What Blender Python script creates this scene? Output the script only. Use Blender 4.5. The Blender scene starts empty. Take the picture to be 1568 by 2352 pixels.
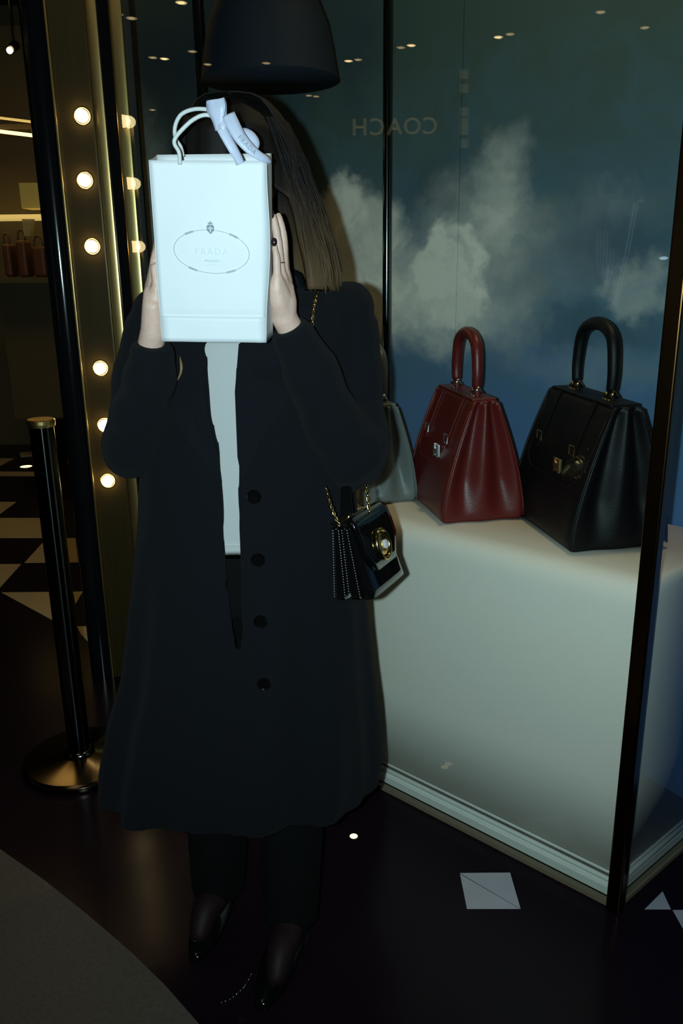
import bpy, bmesh, math, random
from mathutils import Vector, Matrix, noise
random.seed(7)
C = bpy.context.scene.collection
PI = math.pi
# ---------------------------------------------------------------- camera
H = 1.46; TH = math.radians(16.8); F = 1900.0; RO = 0.0124
def ray(px, py):
    u = (px-784)/F; v = -(py-1176)/F
    u, v = u*math.cos(RO)+v*math.sin(RO), -u*math.sin(RO)+v*math.cos(RO)
    return Vector((u, math.cos(TH)+v*math.sin(TH), -math.sin(TH)+v*math.cos(TH)))
EYE = Vector((0, 0, H))
def at(px, py, Y):                     # pixel -> point at forward distance Y
    d = ray(px, py); return EYE + d*(Y/d.y)
def onz(px, py, z=0.0):                # pixel -> point at height z
    d = ray(px, py); return EYE + d*((z-H)/d.z)
cam = bpy.data.cameras.new('camera'); co = bpy.data.objects.new('camera', cam); C.objects.link(co)
cam.sensor_fit = 'VERTICAL'; cam.sensor_height = 36; cam.lens = F/2352*36
up0 = Vector((0, math.sin(TH), math.cos(TH))); X0 = Vector((1, 0, 0)); fw = Vector((0, math.cos(TH), -math.sin(TH)))
r_ = X0*math.cos(RO)-up0*math.sin(RO); u_ = X0*math.sin(RO)+up0*math.cos(RO)
co.matrix_world = Matrix.Translation(EYE) @ Matrix((r_, u_, -fw)).transposed().to_4x4()
cam.clip_start = .02
sc = bpy.context.scene; sc.camera = co
# ---------------------------------------------------------------- world, light, exposure
w = bpy.data.worlds.new('night'); sc.world = w; w.use_nodes = True
w.node_tree.nodes['Background'].inputs[0].default_value = (.25, .55, .75, 1)
w.node_tree.nodes['Background'].inputs[1].default_value = .006
sc.view_settings.view_transform = 'Standard'; sc.view_settings.look = 'None'
sc.view_settings.gamma = 1; sc.view_settings.exposure = 0; sc.view_settings.use_curve_mapping = False
def lamp(name, kind, loc, target, energy, col, **kw):
    l = bpy.data.lights.new(name, kind); l.energy = energy; l.color = col
    for k, v in kw.items(): setattr(l, k, v)
    o = bpy.data.objects.new(name, l); C.objects.link(o); o.location = loc
    o.rotation_euler = (Vector(target)-Vector(loc)).to_track_quat('-Z', 'Y').to_euler()
    return o
lamp('camera_flash', 'SPOT', (-.06, .0, 1.465), (-.02, 1.9, 1.30), 100, (.70, .94, 1.0),
     spot_size=math.radians(124), spot_blend=1.0, shadow_soft_size=.012)
lamp('display_downlight', 'AREA', (.66, 1.98, 2.9), (.64, 1.93, .8), 5.5, (1, .78, .42), size=.12)
lamp('shop_downlight', 'AREA', (-2.0, 4.3, 3.2), (-2.0, 4.3, 0), 9, (1, .62, .2), size=1.0)
lamp('corridor_downlight', 'AREA', (-1.0, .9, 3.2), (-.9, 1.3, 0), 2.2, (1, .75, .45), size=.8)
# ---------------------------------------------------------------- materials
def mat(name, col, rough=.6, metal=0, bump=0, scale=60, var=.0, emit=None, estr=0, coat=0, sheen=0, spec=.5, bscale=None, stretch=None):
    m = bpy.data.materials.new(name); m.use_nodes = True; nt = m.node_tree; b = nt.nodes['Principled BSDF']
    b.inputs['Base Color'].default_value = (*col, 1); b.inputs['Roughness'].default_value = rough
    b.inputs['Metallic'].default_value = metal; b.inputs['Coat Weight'].default_value = coat
    b.inputs['Coat Roughness'].default_value = .05; b.inputs['Specular IOR Level'].default_value = spec
    b.inputs['Sheen Weight'].default_value = sheen; b.inputs['Sheen Roughness'].default_value = .5
    if emit: b.inputs['Emission Color'].default_value = (*emit, 1); b.inputs['Emission Strength'].default_value = estr
    tc = nt.nodes.new('ShaderNodeTexCoord'); mp = nt.nodes.new('ShaderNodeMapping')
    nt.links.new(tc.outputs['Object'], mp.inputs[0])
    if stretch: mp.inputs['Scale'].default_value = stretch
    n = nt.nodes.new('ShaderNodeTexNoise'); n.inputs['Scale'].default_value = scale; n.inputs['Detail'].default_value = 5
    nt.links.new(mp.outputs[0], n.inputs['Vector'])
    if var:
        mx = nt.nodes.new('ShaderNodeMix'); mx.data_type = 'RGBA'; mx.blend_type = 'MIX'
        mx.inputs['A'].default_value = (*[c*(1-var) for c in col], 1); mx.inputs['B'].default_value = (*[min(1, c*(1+var)) for c in col], 1)
        nt.links.new(n.outputs['Fac'], mx.inputs['Factor']); nt.links.new(mx.outputs['Result'], b.inputs['Base Color'])
    if bump:
        n2 = n
        if bscale:
            n2 = nt.nodes.new('ShaderNodeTexNoise'); n2.inputs['Scale'].default_value = bscale
            nt.links.new(mp.outputs[0], n2.inputs['Vector'])
        bp = nt.nodes.new('ShaderNodeBump'); bp.inputs['Strength'].default_value = bump; bp.inputs['Distance'].default_value = .002
        nt.links.new(n2.outputs['Fac'], bp.inputs['Height']); nt.links.new(bp.outputs[0], b.inputs['Normal'])
    return m
M = dict(
    marble=mat('black_marble', (.009, .0045, .008), .2, scale=3, var=.3, spec=.12),
    inlay=mat('white_marble', (.42, .42, .47), .3, scale=9, var=.12),
    shoptile=mat('cream_marble', (.5, .4, .22), .3, scale=6, var=.15),
    paving=mat('grey_paving', (.085, .07, .052), .8, bump=.3, scale=120, var=.35),
    plinth=mat('cream_felt', (.92, .84, .74), .85, bump=.35, scale=500, var=.05),
    mould=mat('cream_paint', (.90, .87, .80), .5, scale=20, var=.04),
    tan=mat('tan_trim', (.2, .16, .1), .5, scale=30, var=.1),
    bronze=mat('dark_bronze', (.16, .085, .03), .22, 1, scale=40, var=.1, bump=.03),
    brass=mat('polished_brass', (.72, .52, .2), .30, 1, scale=40, var=.08, bump=.02),
    panel=mat('brushed_brass', (.055, .038, .012), .34, .4, scale=4, var=.25, bump=.05, stretch=(8, 8, .6)),
    blackmetal=mat('black_lacquer', (.004, .005, .006), .12, 0, scale=20, var=.2),
    lockmetal=mat('satin_silver', (.9, .9, .92), .4, .5),
    foot_shade=mat('shaded_foot_dark', (.014, .006, .007), .6, spec=.2),  # dark tone holds the shade on the skin of the feet
    stan=mat('black_chrome', (.10, .11, .11), .16, 1, scale=20, var=.1), shade=mat('dark_shade', (.010, .016, .026), .7, spec=.2),
    pole=mat('brushed_black_chrome', (.07, .08, .075), .15, 1),
    stanbase=mat('dark_polished_base', (.09, .075, .05), .18, 1, scale=20, var=.1),
    dark=mat('dark_wall', (.012, .012, .011), .7, scale=5, var=.3),
    brownwall=mat('brown_shop_wall', (.10, .075, .03), .7, scale=4, var=.2),
    woodbag=mat('tan_leather', (.10, .035, .012), .5, scale=30, var=.3, bump=.2),
    led=mat('led_strip', (1, .8, .4), .5, emit=(1, .68, .3), estr=2.2),
    ledlow=mat('shelf_glow', (.8, .6, .2), .5, emit=(1, .7, .2), estr=.55),
    bulb=mat('frosted_bulb', (1, .9, .7), .4, emit=(1, .74, .36), estr=20),
    bulblow=mat('dim_bulb', (1, .9, .7), .4, emit=(1, .72, .3), estr=2.2),
    down=mat('downlight_bulb', (1, .9, .7), .4, emit=(1, .75, .35), estr=14),
    downlow=mat('dim_downlight_bulb', (1, .9, .7), .4, emit=(1, .75, .35), estr=4),
    blueglint=mat('blue_glint_glow', (.8, .9, 1), .4, emit=(.55, .8, 1), estr=6),  # glow of the added source behind the bluish glint
    signdim=mat('dim_lit_blocks', (1, .8, .5), .5, emit=(.9, .8, .35), estr=.28),
    sign=mat('lit_letters', (1, .8, .5), .5, emit=(1, .78, .35), estr=.55),
    glowdisc=mat('floor_glow_disc', (1, .9, .7), .4, emit=(1, .8, .45), estr=1.6),  # glow of the discs added for bright spots on the floor
    coat=mat('black_wool', (.0036, .0047, .0066), .95, bump=.6, scale=700, var=.35, sheen=.02, spec=.15),
    lapel=mat('black_wool_facing', (.0046, .006, .0085), .95, bump=.6, scale=700, var=.35, spec=.15),
    trouser=mat('black_trousers', (.0015, .002, .0022), .9, bump=.4, scale=500, spec=.15),
    shirt=mat('white_cotton', (.42, .44, .43), .85, bump=.2, scale=300, var=.03),
    skin=mat('skin', (.60, .41, .33), .5, bump=.25, scale=180, var=.12),
    nail=mat('dark_nail_polish', (.02, .012, .012), .1),
    hair=mat('dark_brown_hair', (.010, .007, .005), .62, spec=.25, bump=.3, scale=300, var=.3, stretch=(6, 6, .4)),
    hairend=mat('brown_hair_ends', (.095, .062, .032), .42, scale=300, var=.3, stretch=(6, 6, .4)),
    lip=mat('lips', (.3, .09, .08), .4), eye=mat('eye_white', (.7, .7, .68), .2), iris=mat('iris', (.04, .025, .015), .2),
    shoe=mat('black_patent', (.003, .003, .003), .12),
    silver=mat('silver_metal', (.75, .78, .8), .18, 1),
    paper=mat('white_paper', (.65, .69, .71), .6, scale=40, var=.015, bump=.08),
    paperin=mat('white_paper_inside', (.62, .66, .6), .7, scale=40, var=.03),
    ribbon=mat('white_ribbon', (.46, .50, .63), .45, scale=200, var=.04, bump=.15),
    cord=mat('white_cord', (.56, .61, .60), .6, bump=.4, scale=500),
    ink=mat('grey_ink', (.36, .41, .44), .6), inkdark=mat('blue_grey_ink', (.17, .22, .27), .6), inkpale=mat('pale_foil_ink', (.52, .57, .60), .5),
    red=mat('dark_red_leather', (.13, .012, .011), .36, bump=.25, scale=350, var=.15),
    black=mat('black_leather', (.003, .0028, .0038), .5, bump=.25, scale=350, var=.2, spec=.3),
    grey=mat('grey_leather', (.15, .17, .165), .36, bump=.25, scale=350, var=.08),
    patent=mat('black_patent_leather', (.003, .003, .003), .06, coat=1),
    stitch=mat('pale_edge_stitch', (.35, .36, .34), .4),
    gold=mat('gold_metal', (.85, .6, .22), .16, 1), crystal=mat('clear_crystal', (.8, .8, .85), .05, .4),
)
_b = M['pole'].node_tree; _t = _b.nodes.new('ShaderNodeTangent'); _t.direction_type = 'RADIAL'; _t.axis = 'Z'
_b.links.new(_t.outputs[0], _b.nodes['Principled BSDF'].inputs['Tangent'])
_b.nodes['Principled BSDF'].inputs['Anisotropic'].default_value = 1; _b.nodes['Principled BSDF'].inputs['Anisotropic Rotation'].default_value = .25
# thin clear glass: a little mirror, the rest clear, by angle (Schlick)
def glass_mat():
    m = bpy.data.materials.new('window_glass'); m.use_nodes = True; nt = m.node_tree; nt.nodes.clear()
    N = nt.nodes.new; L = nt.links.new
    g = N('ShaderNodeNewGeometry'); dp = N('ShaderNodeVectorMath'); dp.operation = 'DOT_PRODUCT'
    L(g.outputs['Normal'], dp.inputs[0]); L(g.outputs['Incoming'], dp.inputs[1])
    def mth(op, a, b=None):
        n = N('ShaderNodeMath'); n.operation = op
        for i, x in enumerate((a, b)):
            if x is None: continue
            if isinstance(x, (int, float)): n.inputs[i].default_value = x
            else: L(x, n.inputs[i])
        return n.outputs[0]
    k = mth('POWER', mth('SUBTRACT', 1.0, mth('ABSOLUTE', dp.outputs['Value'])), 5.0)
    fac = mth('ADD', mth('MULTIPLY', k, .96), .04)
    t = N('ShaderNodeBsdfTransparent'); t.inputs[0].default_value = (.95, .98, .97, 1)
    gl = N('ShaderNodeBsdfGlossy'); gl.inputs['Roughness'].default_value = .0
    mx = N('ShaderNodeMixShader'); L(fac, mx.inputs[0]); L(t.outputs[0], mx.inputs[1]); L(gl.outputs[0], mx.inputs[2])
    o = N('ShaderNodeOutputMaterial'); L(mx.outputs[0], o.inputs[0]); return m
M['glass'] = glass_mat()
# ---------------------------------------------------------------- helpers
ORG = {}
def link(o, parent, origin):
    C.objects.link(o)
    if parent is not None:
        o.parent = parent; o.location = Vector(origin)-ORG[parent.name]
    else: o.location = origin
    ORG[o.name] = Vector(origin)
def tag(o, label=None, cat=None, group=None, kind=None):
    for k, v in (('label', label), ('category', cat), ('group', group), ('kind', kind)):
        if v: o[k] = v
    return o
def empty(name, loc, label, cat, group=None):
    o = bpy.data.objects.new(name, None); o.empty_display_size = .05; link(o, None, Vector(loc)); return tag(o, label, cat, group)
class MB:                                # mesh builder in world coordinates
    def __init__(s): s.v = []; s.f = []
    def add(s, vs, fs):
        k = len(s.v); s.v += [Vector(p) for p in vs]; s.f += [tuple(i+k for i in q) for q in fs]; return s
    def box(s, c, size, rz=0, R=None):
        R = R or Matrix.Rotation(rz, 3, 'Z'); c = Vector(c)
        vs = [c + R @ Vector((x*size[0]/2, y*size[1]/2, z*size[2]/2)) for z in (-1, 1) for x, y in ((-1, -1), (1, -1), (1, 1), (-1, 1))]
        return s.add(vs, [(3, 2, 1, 0), (4, 5, 6, 7), (0, 1, 5, 4), (1, 2, 6, 5), (2, 3, 7, 6), (3, 0, 4, 7)])
    def prism(s, poly, z0, z1):
        n = len(poly); a = sum(poly[i][0]*poly[(i+1) % n][1]-poly[(i+1) % n][0]*poly[i][1] for i in range(n))
        if a < 0: poly = poly[::-1]
        vs = [(p[0], p[1], z0) for p in poly]+[(p[0], p[1], z1) for p in poly]
        return s.add(vs, [tuple(range(n))[::-1], tuple(range(n, 2*n))]+[(i, (i+1) % n, n+(i+1) % n, n+i) for i in range(n)])
    def loft(s, rings, cap=True, closed=True):
        k = len(s.v); n = len(rings[0])
        for r in rings: s.v += [Vector(p) for p in r]
        for j in range(len(rings)-1):
            for i in range(n if closed else n-1):
                a = k+j*n+i; b = k+j*n+(i+1) % n; s.f.append((a, b, b+n, a+n))
        if cap: s.f.append(tuple(k+i for i in range(n))[::-1]); s.f.append(tuple(k+(len(rings)-1)*n+i for i in range(n)))
        return s
    def tube(s, pts, rad, n=10, flat=None, cap=True, upv=None):
        pts = [Vector(p) for p in pts]
        if not isinstance(rad, (list, tuple)): rad = [rad]*len(pts)
        t0 = (pts[1]-pts[0]).normalized()
        a = upv.copy() if upv else (Vector((0, 0, 1)) if abs(t0.z) < .9 else Vector((0, 1, 0)))
        nx = (a - t0*a.dot(t0)).normalized(); rings = []
        for i, p in enumerate(pts):
            t = (pts[min(i+1, len(pts)-1)]-pts[max(i-1, 0)]).normalized()
            nx = (nx - t*nx.dot(t)).normalized(); ny = t.cross(nx); fl = flat if flat else 1
            rings.append([p + nx*math.cos(q)*rad[i] + ny*math.sin(q)*rad[i]*fl for q in [2*PI*j/n for j in range(n)]])
        return s.loft(rings, cap)
    def ball(s, c, r, seg=16, ring=10, R=None):
        c = Vector(c); r = r if isinstance(r, (tuple, list)) else (r, r, r); rings = []
        for j in range(1, ring):
            ph = PI*j/ring
            rings.append([Vector((r[0]*math.sin(ph)*math.cos(2*PI*i/seg), r[1]*math.sin(ph)*math.sin(2*PI*i/seg), -r[2]*math.cos(ph))) for i in range(seg)])
        if R: rings = [[R @ p for p in q] for q in rings]
        return s.loft([[c+p for p in q] for q in rings])
    def lathe(s, c, prof, n=32):
        return s.loft([[Vector((c[0]+r*math.cos(2*PI*i/n), c[1]+r*math.sin(2*PI*i/n), c[2]+z)) for i in range(n)] for r, z in prof])
    def build(s, name, m, parent=None, label=None, cat=None, group=None, kind=None, smooth=False, bevel=0, origin=None, sub=0, sol=0, angle=None):
        mn = [min(p[i] for p in s.v) for i in range(3)]; mxx = [max(p[i] for p in s.v) for i in range(3)]
        o0 = Vector(origin) if origin is not None else Vector(((mn[0]+mxx[0])/2, (mn[1]+mxx[1])/2, mn[2]))
        me = bpy.data.meshes.new(name); me.from_pydata([p-o0 for p in s.v], [], s.f); me.validate()
        bm = bmesh.new(); bm.from_mesh(me); bmesh.ops.recalc_face_normals(bm, faces=bm.faces); bm.to_mesh(me); bm.free()
        me.materials.append(m)
        if smooth: me.shade_smooth()
        o = bpy.data.objects.new(name, me); link(o, parent, o0); tag(o, label, cat, group, kind)
        if sol: md = o.modifiers.new('s', 'SOLIDIFY'); md.thickness = sol; md.offset = -1
        if sub: md = o.modifiers.new('u', 'SUBSURF'); md.levels = sub; md.render_levels = sub
        if bevel: md = o.modifiers.new('b', 'BEVEL'); md.width = bevel; md.segments = 3; md.limit_method = 'ANGLE'
        return o
def apply_mods(o):
    dg = bpy.context.evaluated_depsgraph_get(); me = bpy.data.meshes.new_from_object(o.evaluated_get(dg), depsgraph=dg)
    o.modifiers.clear(); o.data = me; return o
def remesh(o, vox, it=6, smooth=True):
    md = o.modifiers.new('r', 'REMESH'); md.mode = 'VOXEL'; md.voxel_size = vox; md.use_smooth_shade = True
    if it: s2 = o.modifiers.new('sm', 'SMOOTH'); s2.factor = .5; s2.iterations = it
    return apply_mods(o)
def spline(pts, n):                      # Catmull-Rom through points
    pts = [Vector(p) for p in pts]; out = []; k = len(pts)-1
    for i in range(n):
        t = i/(n-1)*k; j = min(int(t), k-1); t -= j
        p0, p1, p2, p3 = pts[max(j-1, 0)], pts[j], pts[j+1], pts[min(j+2, k)]
        out.append(.5*((2*p1)+(p2-p0)*t+(2*p0-5*p1+4*p2-p3)*t*t+(3*p1-p0-3*p2+p3)*t**3))
    return out
def lerp(a, b, t): return a+(b-a)*t
def table(tab, x):                       # piecewise-linear rows (x, v1, v2 ..)
    if x <= tab[0][0]: return tab[0][1:]
    for a, b in zip(tab, tab[1:]):
        if x <= b[0]:
            t = (x-a[0])/(b[0]-a[0]); t = t*t*(3-2*t)*.4+t*.6; return tuple(lerp(p, q, t) for p, q in zip(a[1:], b[1:]))
    return tab[-1][1:]
def text_verts(body, size, origin, xdir, updir, depth=0, align='CENTER', space=1):
    cu = bpy.data.curves.new('t', 'FONT'); cu.body = body; cu.size = size; cu.align_x = align; cu.align_y = 'CENTER'
    cu.extrude = depth; cu.space_character = space; cu.resolution_u = 3
    o = bpy.data.objects.new('t', cu); C.objects.link(o); dg = bpy.context.evaluated_depsgraph_get(); dg.update()
    me = bpy.data.meshes.new_from_object(o.evaluated_get(dg)); x = Vector(xdir).normalized(); u = Vector(updir).normalized(); n = x.cross(u)
    vs = [Vector(origin)+x*v.co.x+u*v.co.y+n*v.co.z for v in me.vertices]; fs = [tuple(p.vertices) for p in me.polygons]
    bpy.data.objects.remove(o); bpy.data.meshes.remove(me); bpy.data.curves.remove(cu); return vs, fs
# ---------------------------------------------------------------- the glass case: plan directions
N0 = onz(1409, 2088); NL = onz(861, 1805); UD = (NL-N0).normalized()          # along the front pane, to the far left
IN = Vector((-UD.y, UD.x, 0)); IN = IN if IN.y > 0 else -IN                   # into the case
RD = (onz(1568, 1938)-onz(1456, 2038)).normalized()                          # along the right side pane
def cs(a, b, z=0): return N0+UD*a+IN*b+Vector((0, 0, z))
# right side face keeps RD: point at depth b on the right side
def rs(b, z=0): return N0+RD*(b/RD.dot(IN))+Vector((0, 0, z))
LEN = 1.72; PZ = .80
# ---------------------------------------------------------------- floor, paving, ceiling, walls
fl = MB().box((-4, 2, -.05), (22, 20, .1)).build('floor', M['marble'], kind='structure')
def slab(pxs, name, m, h=.0012, parent=None, **k):
    return MB().prism([tuple(onz(*p).xy) for p in pxs], -.01, h).build(name, m, parent, **k)
slab([(1056, 2006), (1171, 2005), (1195, 2088)], 'floor_tile', M['inlay'], parent=fl)
slab([(1056, 2008), (1193, 2088), (1072, 2088)], 'floor_tile', M['inlay'], .0008, parent=fl)
slab([(1480, 2089), (1521, 2048), (1540, 2089)], 'floor_tile', M['inlay'], parent=fl)
slab([(1544, 2091), (1640, 2091), (1660, 2200), (1605, 2200)], 'floor_tile', M['inlay'], parent=fl)
for q in ([(-160, 1190), (103, 1190), (122, 1236), (-150, 1236)], [(56, 1293), (106, 1238), (173, 1236), (180, 1292)],
          [(-130, 1296), (49, 1296), (0, 1350), (-60, 1420)], [(3, 1361), (122, 1360), (170, 1359), (134, 1432)],
          [(168, 1359), (190, 1359), (173, 1388)], [(177, 1439), (200, 1439), (202, 1474), (186, 1458)],
          [(-140, 1053), (33, 1053), (-10, 1076), (-140, 1140)], [(-140, 1082), (95, 1084), (100, 1094), (-140, 1092)],
          [(-100, 1153), (38, 1153), (0, 1181), (-100, 1181)], [(45, 1040), (78, 1036), (82, 1047), (48, 1050)]):
    slab(q, 'floor_tile', M['shoptile'], parent=fl)
pave = [onz(*p) for p in [(-260, 1800), (0, 1952), (100, 2022), (200, 2102), (300, 2188), (380, 2266), (455, 2352), (560, 2480)]]
pave += [Vector((-.1, .6, 0)), Vector((-1.6, .6, 0)), Vector((-2.2, 1.6, 0))]
MB().prism([tuple(p.xy) for p in pave], -.02, .003).build('floor.001', M['paving'], kind='structure')
MB().box((-4, 2, 3.36), (22, 20, .1)).build('ceiling', M['dark'], kind='structure')
MB().box((-3.9, 7.0, 1.655), (6.0, .1, 3.31)).build('wall_back', M['brownwall'], kind='structure')
# ---------------------------------------------------------------- plinth inside the case
def off_poly(d, back=.485, z0=0, z1=1):    # footprint inset by d from both panes
    p0 = rs(d)+UD*(.006+d*.25); p1 = cs(LEN, d); p2 = cs(LEN, back); p3 = rs(back)+UD*(.006+d*.25)
    return [p0, p1, p2, p3]
def plinth():
    pl = empty('display_plinth', cs(.9, .25), 'long cream felt-covered display plinth that carries the three handbags inside the glass case', 'plinth')
    rings = []
    prof = [(.035, .052), (.035, .30), (.035, .55), (.035, PZ-.07), (.037, PZ-.045), (.043, PZ-.026), (.055, PZ-.011), (.075, PZ-.002), (.10, PZ)]
    for d, z in prof:
        a, b, c, e = off_poly(d); pts = []
        r = .02                                             # rounded near corner
        for t in range(7):
            q = t/6; P0 = a+(e-a).normalized()*r; P2 = a+(b-a).normalized()*r
            pts.append(P0*(1-q)**2+a*2*q*(1-q)+P2*q*q)
        for t in range(1, 13): pts.append(a.lerp(b, t/12))
        pts += [c, e]
        rings.append([Vector((p.x, p.y, z)) for p in pts])
    MB().loft(rings).build('body', M['plinth'], pl, smooth=True)
    def band(name, m, prof):
        rs_ = []
        for d, z in prof:
            a, b, c, e = off_poly(d); rs_.append([(p.x, p.y, z) for p in (a, b, c, e)])
        return MB().loft(rs_).build(name, m, pl, bevel=.0015)
    band('base_board', M['mould'], [(.018, .012), (.018, .034), (.026, .040), (.03, .046)])
    def bead(name, z, r, d):
        a, b, c, e = off_poly(d)
        pts = [e.lerp(a, .0)] + [a+(e-a).normalized()*.03, a+(e-a).normalized()*.006+UD*.003, a+(b-a).normalized()*.02, b]
        MB().tube([(p.x, p.y, z) for p in pts], r, 12).build(name, m=M['mould'], parent=pl, smooth=True)
    bead('bead_moulding', .051, .0065, .026); bead('upper_moulding', .066, .0035, .032)
    return pl
plinth()
# bottom channel, glass, posts
def strip(name, a, b, wdt, z0, z1, m, **k):
    d = (b-a).normalized(); n = Vector((-d.y, d.x, 0))*wdt/2
    return MB().prism([(a+n).xy, (b+n).xy, (b-n).xy, (a-n).xy], z0, z1).build(name, m, **k)
strip('trim_1', cs(.0, .006), cs(LEN, .006), .016, 0, .012, M['tan'], kind='structure')
strip('trim_2', N0+RD*.0, N0+RD*1.0, .016, 0, .012, M['tan'], kind='structure')
w1 = strip('window_1', cs(.012, .004), cs(LEN, .004), .010, .012, 3.3, M['glass'], kind='structure')
w2 = strip('window_2', N0+RD*.012, N0+RD*1.0, .010, .012, 3.3, M['glass'], kind='structure')
ang = math.atan2(UD.y, UD.x)
PC = N0 - IN*.004 + Vector((.006, .004, 0))
MB().box(PC+Vector((0, 0, 1.655)), (.034, .034, 3.31), ang).build('trim_3', M['bronze'], kind='structure', bevel=.004)
# backdrop with printed clouds, in three hung panels
def cloud_mat():
    m = bpy.data.materials.new('printed_cloud_backdrop'); m.use_nodes = True; nt = m.node_tree; N = nt.nodes.new; L = nt.links.new
    b = nt.nodes['Principled BSDF']; b.inputs['Roughness'].default_value = .8; b.inputs['Specular IOR Level'].default_value = .2
    tc = N('ShaderNodeTexCoord'); nz = N('ShaderNodeTexNoise'); nz.inputs['Scale'].default_value = 6; nz.inputs['Detail'].default_value = 9; nz.inputs['Roughness'].default_value = .62
    L(tc.outputs['UV'], nz.inputs['Vector'])
    sub = N('ShaderNodeVectorMath'); sub.operation = 'SUBTRACT'; L(nz.outputs['Color'], sub.inputs[0]); sub.inputs[1].default_value = (.5, .5, .5)
    scl = N('ShaderNodeVectorMath'); scl.operation = 'SCALE'; scl.inputs['Scale'].default_value = .26; L(sub.outputs[0], scl.inputs[0])
    wv = N('ShaderNodeVectorMath'); wv.operation = 'ADD'; L(tc.outputs['UV'], wv.inputs[0]); L(scl.outputs[0], wv.inputs[1])
    acc = None
    def mth(op, a, bb):
        n = N('ShaderNodeMath'); n.operation = op
        for i, x in enumerate((a, bb)):
            if isinstance(x, (int, float)): n.inputs[i].default_value = x
            else: L(x, n.inputs[i])
        return n.outputs[0]
    accd = None
    for q_, (u, v, ru, rv, amp, soft) in enumerate(BLOBS+DARKS):
        if q_ == len(BLOBS): accd = None; light = acc; acc = None
        s = N('ShaderNodeVectorMath'); s.operation = 'SUBTRACT'; L(wv.outputs[0], s.inputs[0]); s.inputs[1].default_value = (u, v, 0)
        d = N('ShaderNodeVectorMath'); d.operation = 'MULTIPLY'; L(s.outputs[0], d.inputs[0]); d.inputs[1].default_value = (1/ru, 1/rv, 0)
        ln = N('ShaderNodeVectorMath'); ln.operation = 'LENGTH'; L(d.outputs[0], ln.inputs[0])
        mr = N('ShaderNodeMapRange'); mr.interpolation_type = 'SMOOTHSTEP'; L(ln.outputs['Value'], mr.inputs[0])
        mr.inputs[1].default_value = 1-soft; mr.inputs[2].default_value = 1+soft*.6; mr.inputs[3].default_value = amp; mr.inputs[4].default_value = 0
        acc = mr.outputs[0] if acc is None else mth('ADD', mth('MULTIPLY', acc, mth('SUBTRACT', 1.0, mr.outputs[0])), mr.outputs[0])
    accd = acc; acc = light
    n3 = N('ShaderNodeTexNoise'); n3.inputs['Scale'].default_value = 7; n3.inputs['Detail'].default_value = 8; n3.inputs['Distortion'].default_value = .8; L(wv.outputs[0], n3.inputs['Vector'])
    fac = mth('MULTIPLY', acc, mth('ADD', mth('MULTIPLY', n3.outputs['Fac'], 1.5), .2))
    # blue sky: greener and darker towards the top of the print
    sx = N('ShaderNodeSeparateXYZ'); L(tc.outputs['UV'], sx.inputs[0])
    gr = N('ShaderNodeValToRGB'); L(mth('ADD', mth('MULTIPLY', sx.outputs[1], .42), mth('MULTIPLY', n3.outputs['Fac'], .25)), gr.inputs[0])
    e = gr.color_ramp.elements; e[0].position = .38; e[0].color = (.075, .17, .42, 1); e[1].position = .98; e[1].color = (.065, .10, .085, 1)
    k = gr.color_ramp.elements.new(.66); k.color = (.085, .17, .24, 1)
    mx = N('ShaderNodeMix'); mx.data_type = 'RGBA'; L(fac, mx.inputs['Factor'])
    dk = N('ShaderNodeMix'); dk.data_type = 'RGBA'; dk.inputs['B'].default_value = (.025, .045, .07, 1); L(gr.outputs[0], dk.inputs['A']); L(accd, dk.inputs['Factor'])
    L(dk.outputs['Result'], mx.inputs['A']); mx.inputs['B'].default_value = (.85, .82, .72, 1)
    L(mx.outputs['Result'], b.inputs['Base Color']); return m
BB = .50
def bd_uv(px, py):                       # pixel of the photo -> metres along / up the backdrop plane
    d = ray(px, py); P = cs(0, BB); t = (P-EYE).dot(IN)/d.dot(IN); q = EYE+d*t; return (q-N0).dot(UD), q.z
BLOBS = []
for (px, py, rx, ry, amp, soft) in [(1035, 640, 88, 120, .9, .22), (1010, 710, 160, 110, .55, .7), (830, 570, 100, 130, .8, .35), (785, 480, 50, 65, .65, .4), (900, 650, 230, 130, .4, .9),
        (1150, 440, 60, 130, .5, .8), (1100, 520, 130, 110, .4, .8), (1460, 660, 85, 75, .34, .5), (1250, 620, 110, 90, .12, .8),
        (1320, 840, 230, 50, .10, .9), (880, 700, 70, 90, .45, .5), (330, 520, 70, 240, .55, .7), (760, 700, 60, 120, .3, .6), (1380, 480, 130, 60, .08, .9)]:  # tall far-left blob paints in light falling on the backdrop
    u, v = bd_uv(px, py); u1, _ = bd_uv(px-rx, py); _, v1 = bd_uv(px, py-ry); BLOBS.append((u, v, abs(u1-u), abs(v1-v), amp, soft))
DARKS = []
for (px, py, rx, ry, amp, soft) in [(570, 110, 210, 170, .8, .8), (380, 160, 110, 140, .55, .9), (820, 130, 60, 160, .35, .9), (1420, 560, 150, 60, .3, .9), (1000, 440, 70, 60, .35, .9), (1380, 760, 180, 45, .3, .8), (1220, 640, 50, 60, .25, .9)]:
    u, v = bd_uv(px, py); u1, _ = bd_uv(px-rx, py); _, v1 = bd_uv(px, py-ry); DARKS.append((u, v, abs(u1-u), abs(v1-v), amp, soft))
M['cloud'] = cloud_mat()
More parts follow.
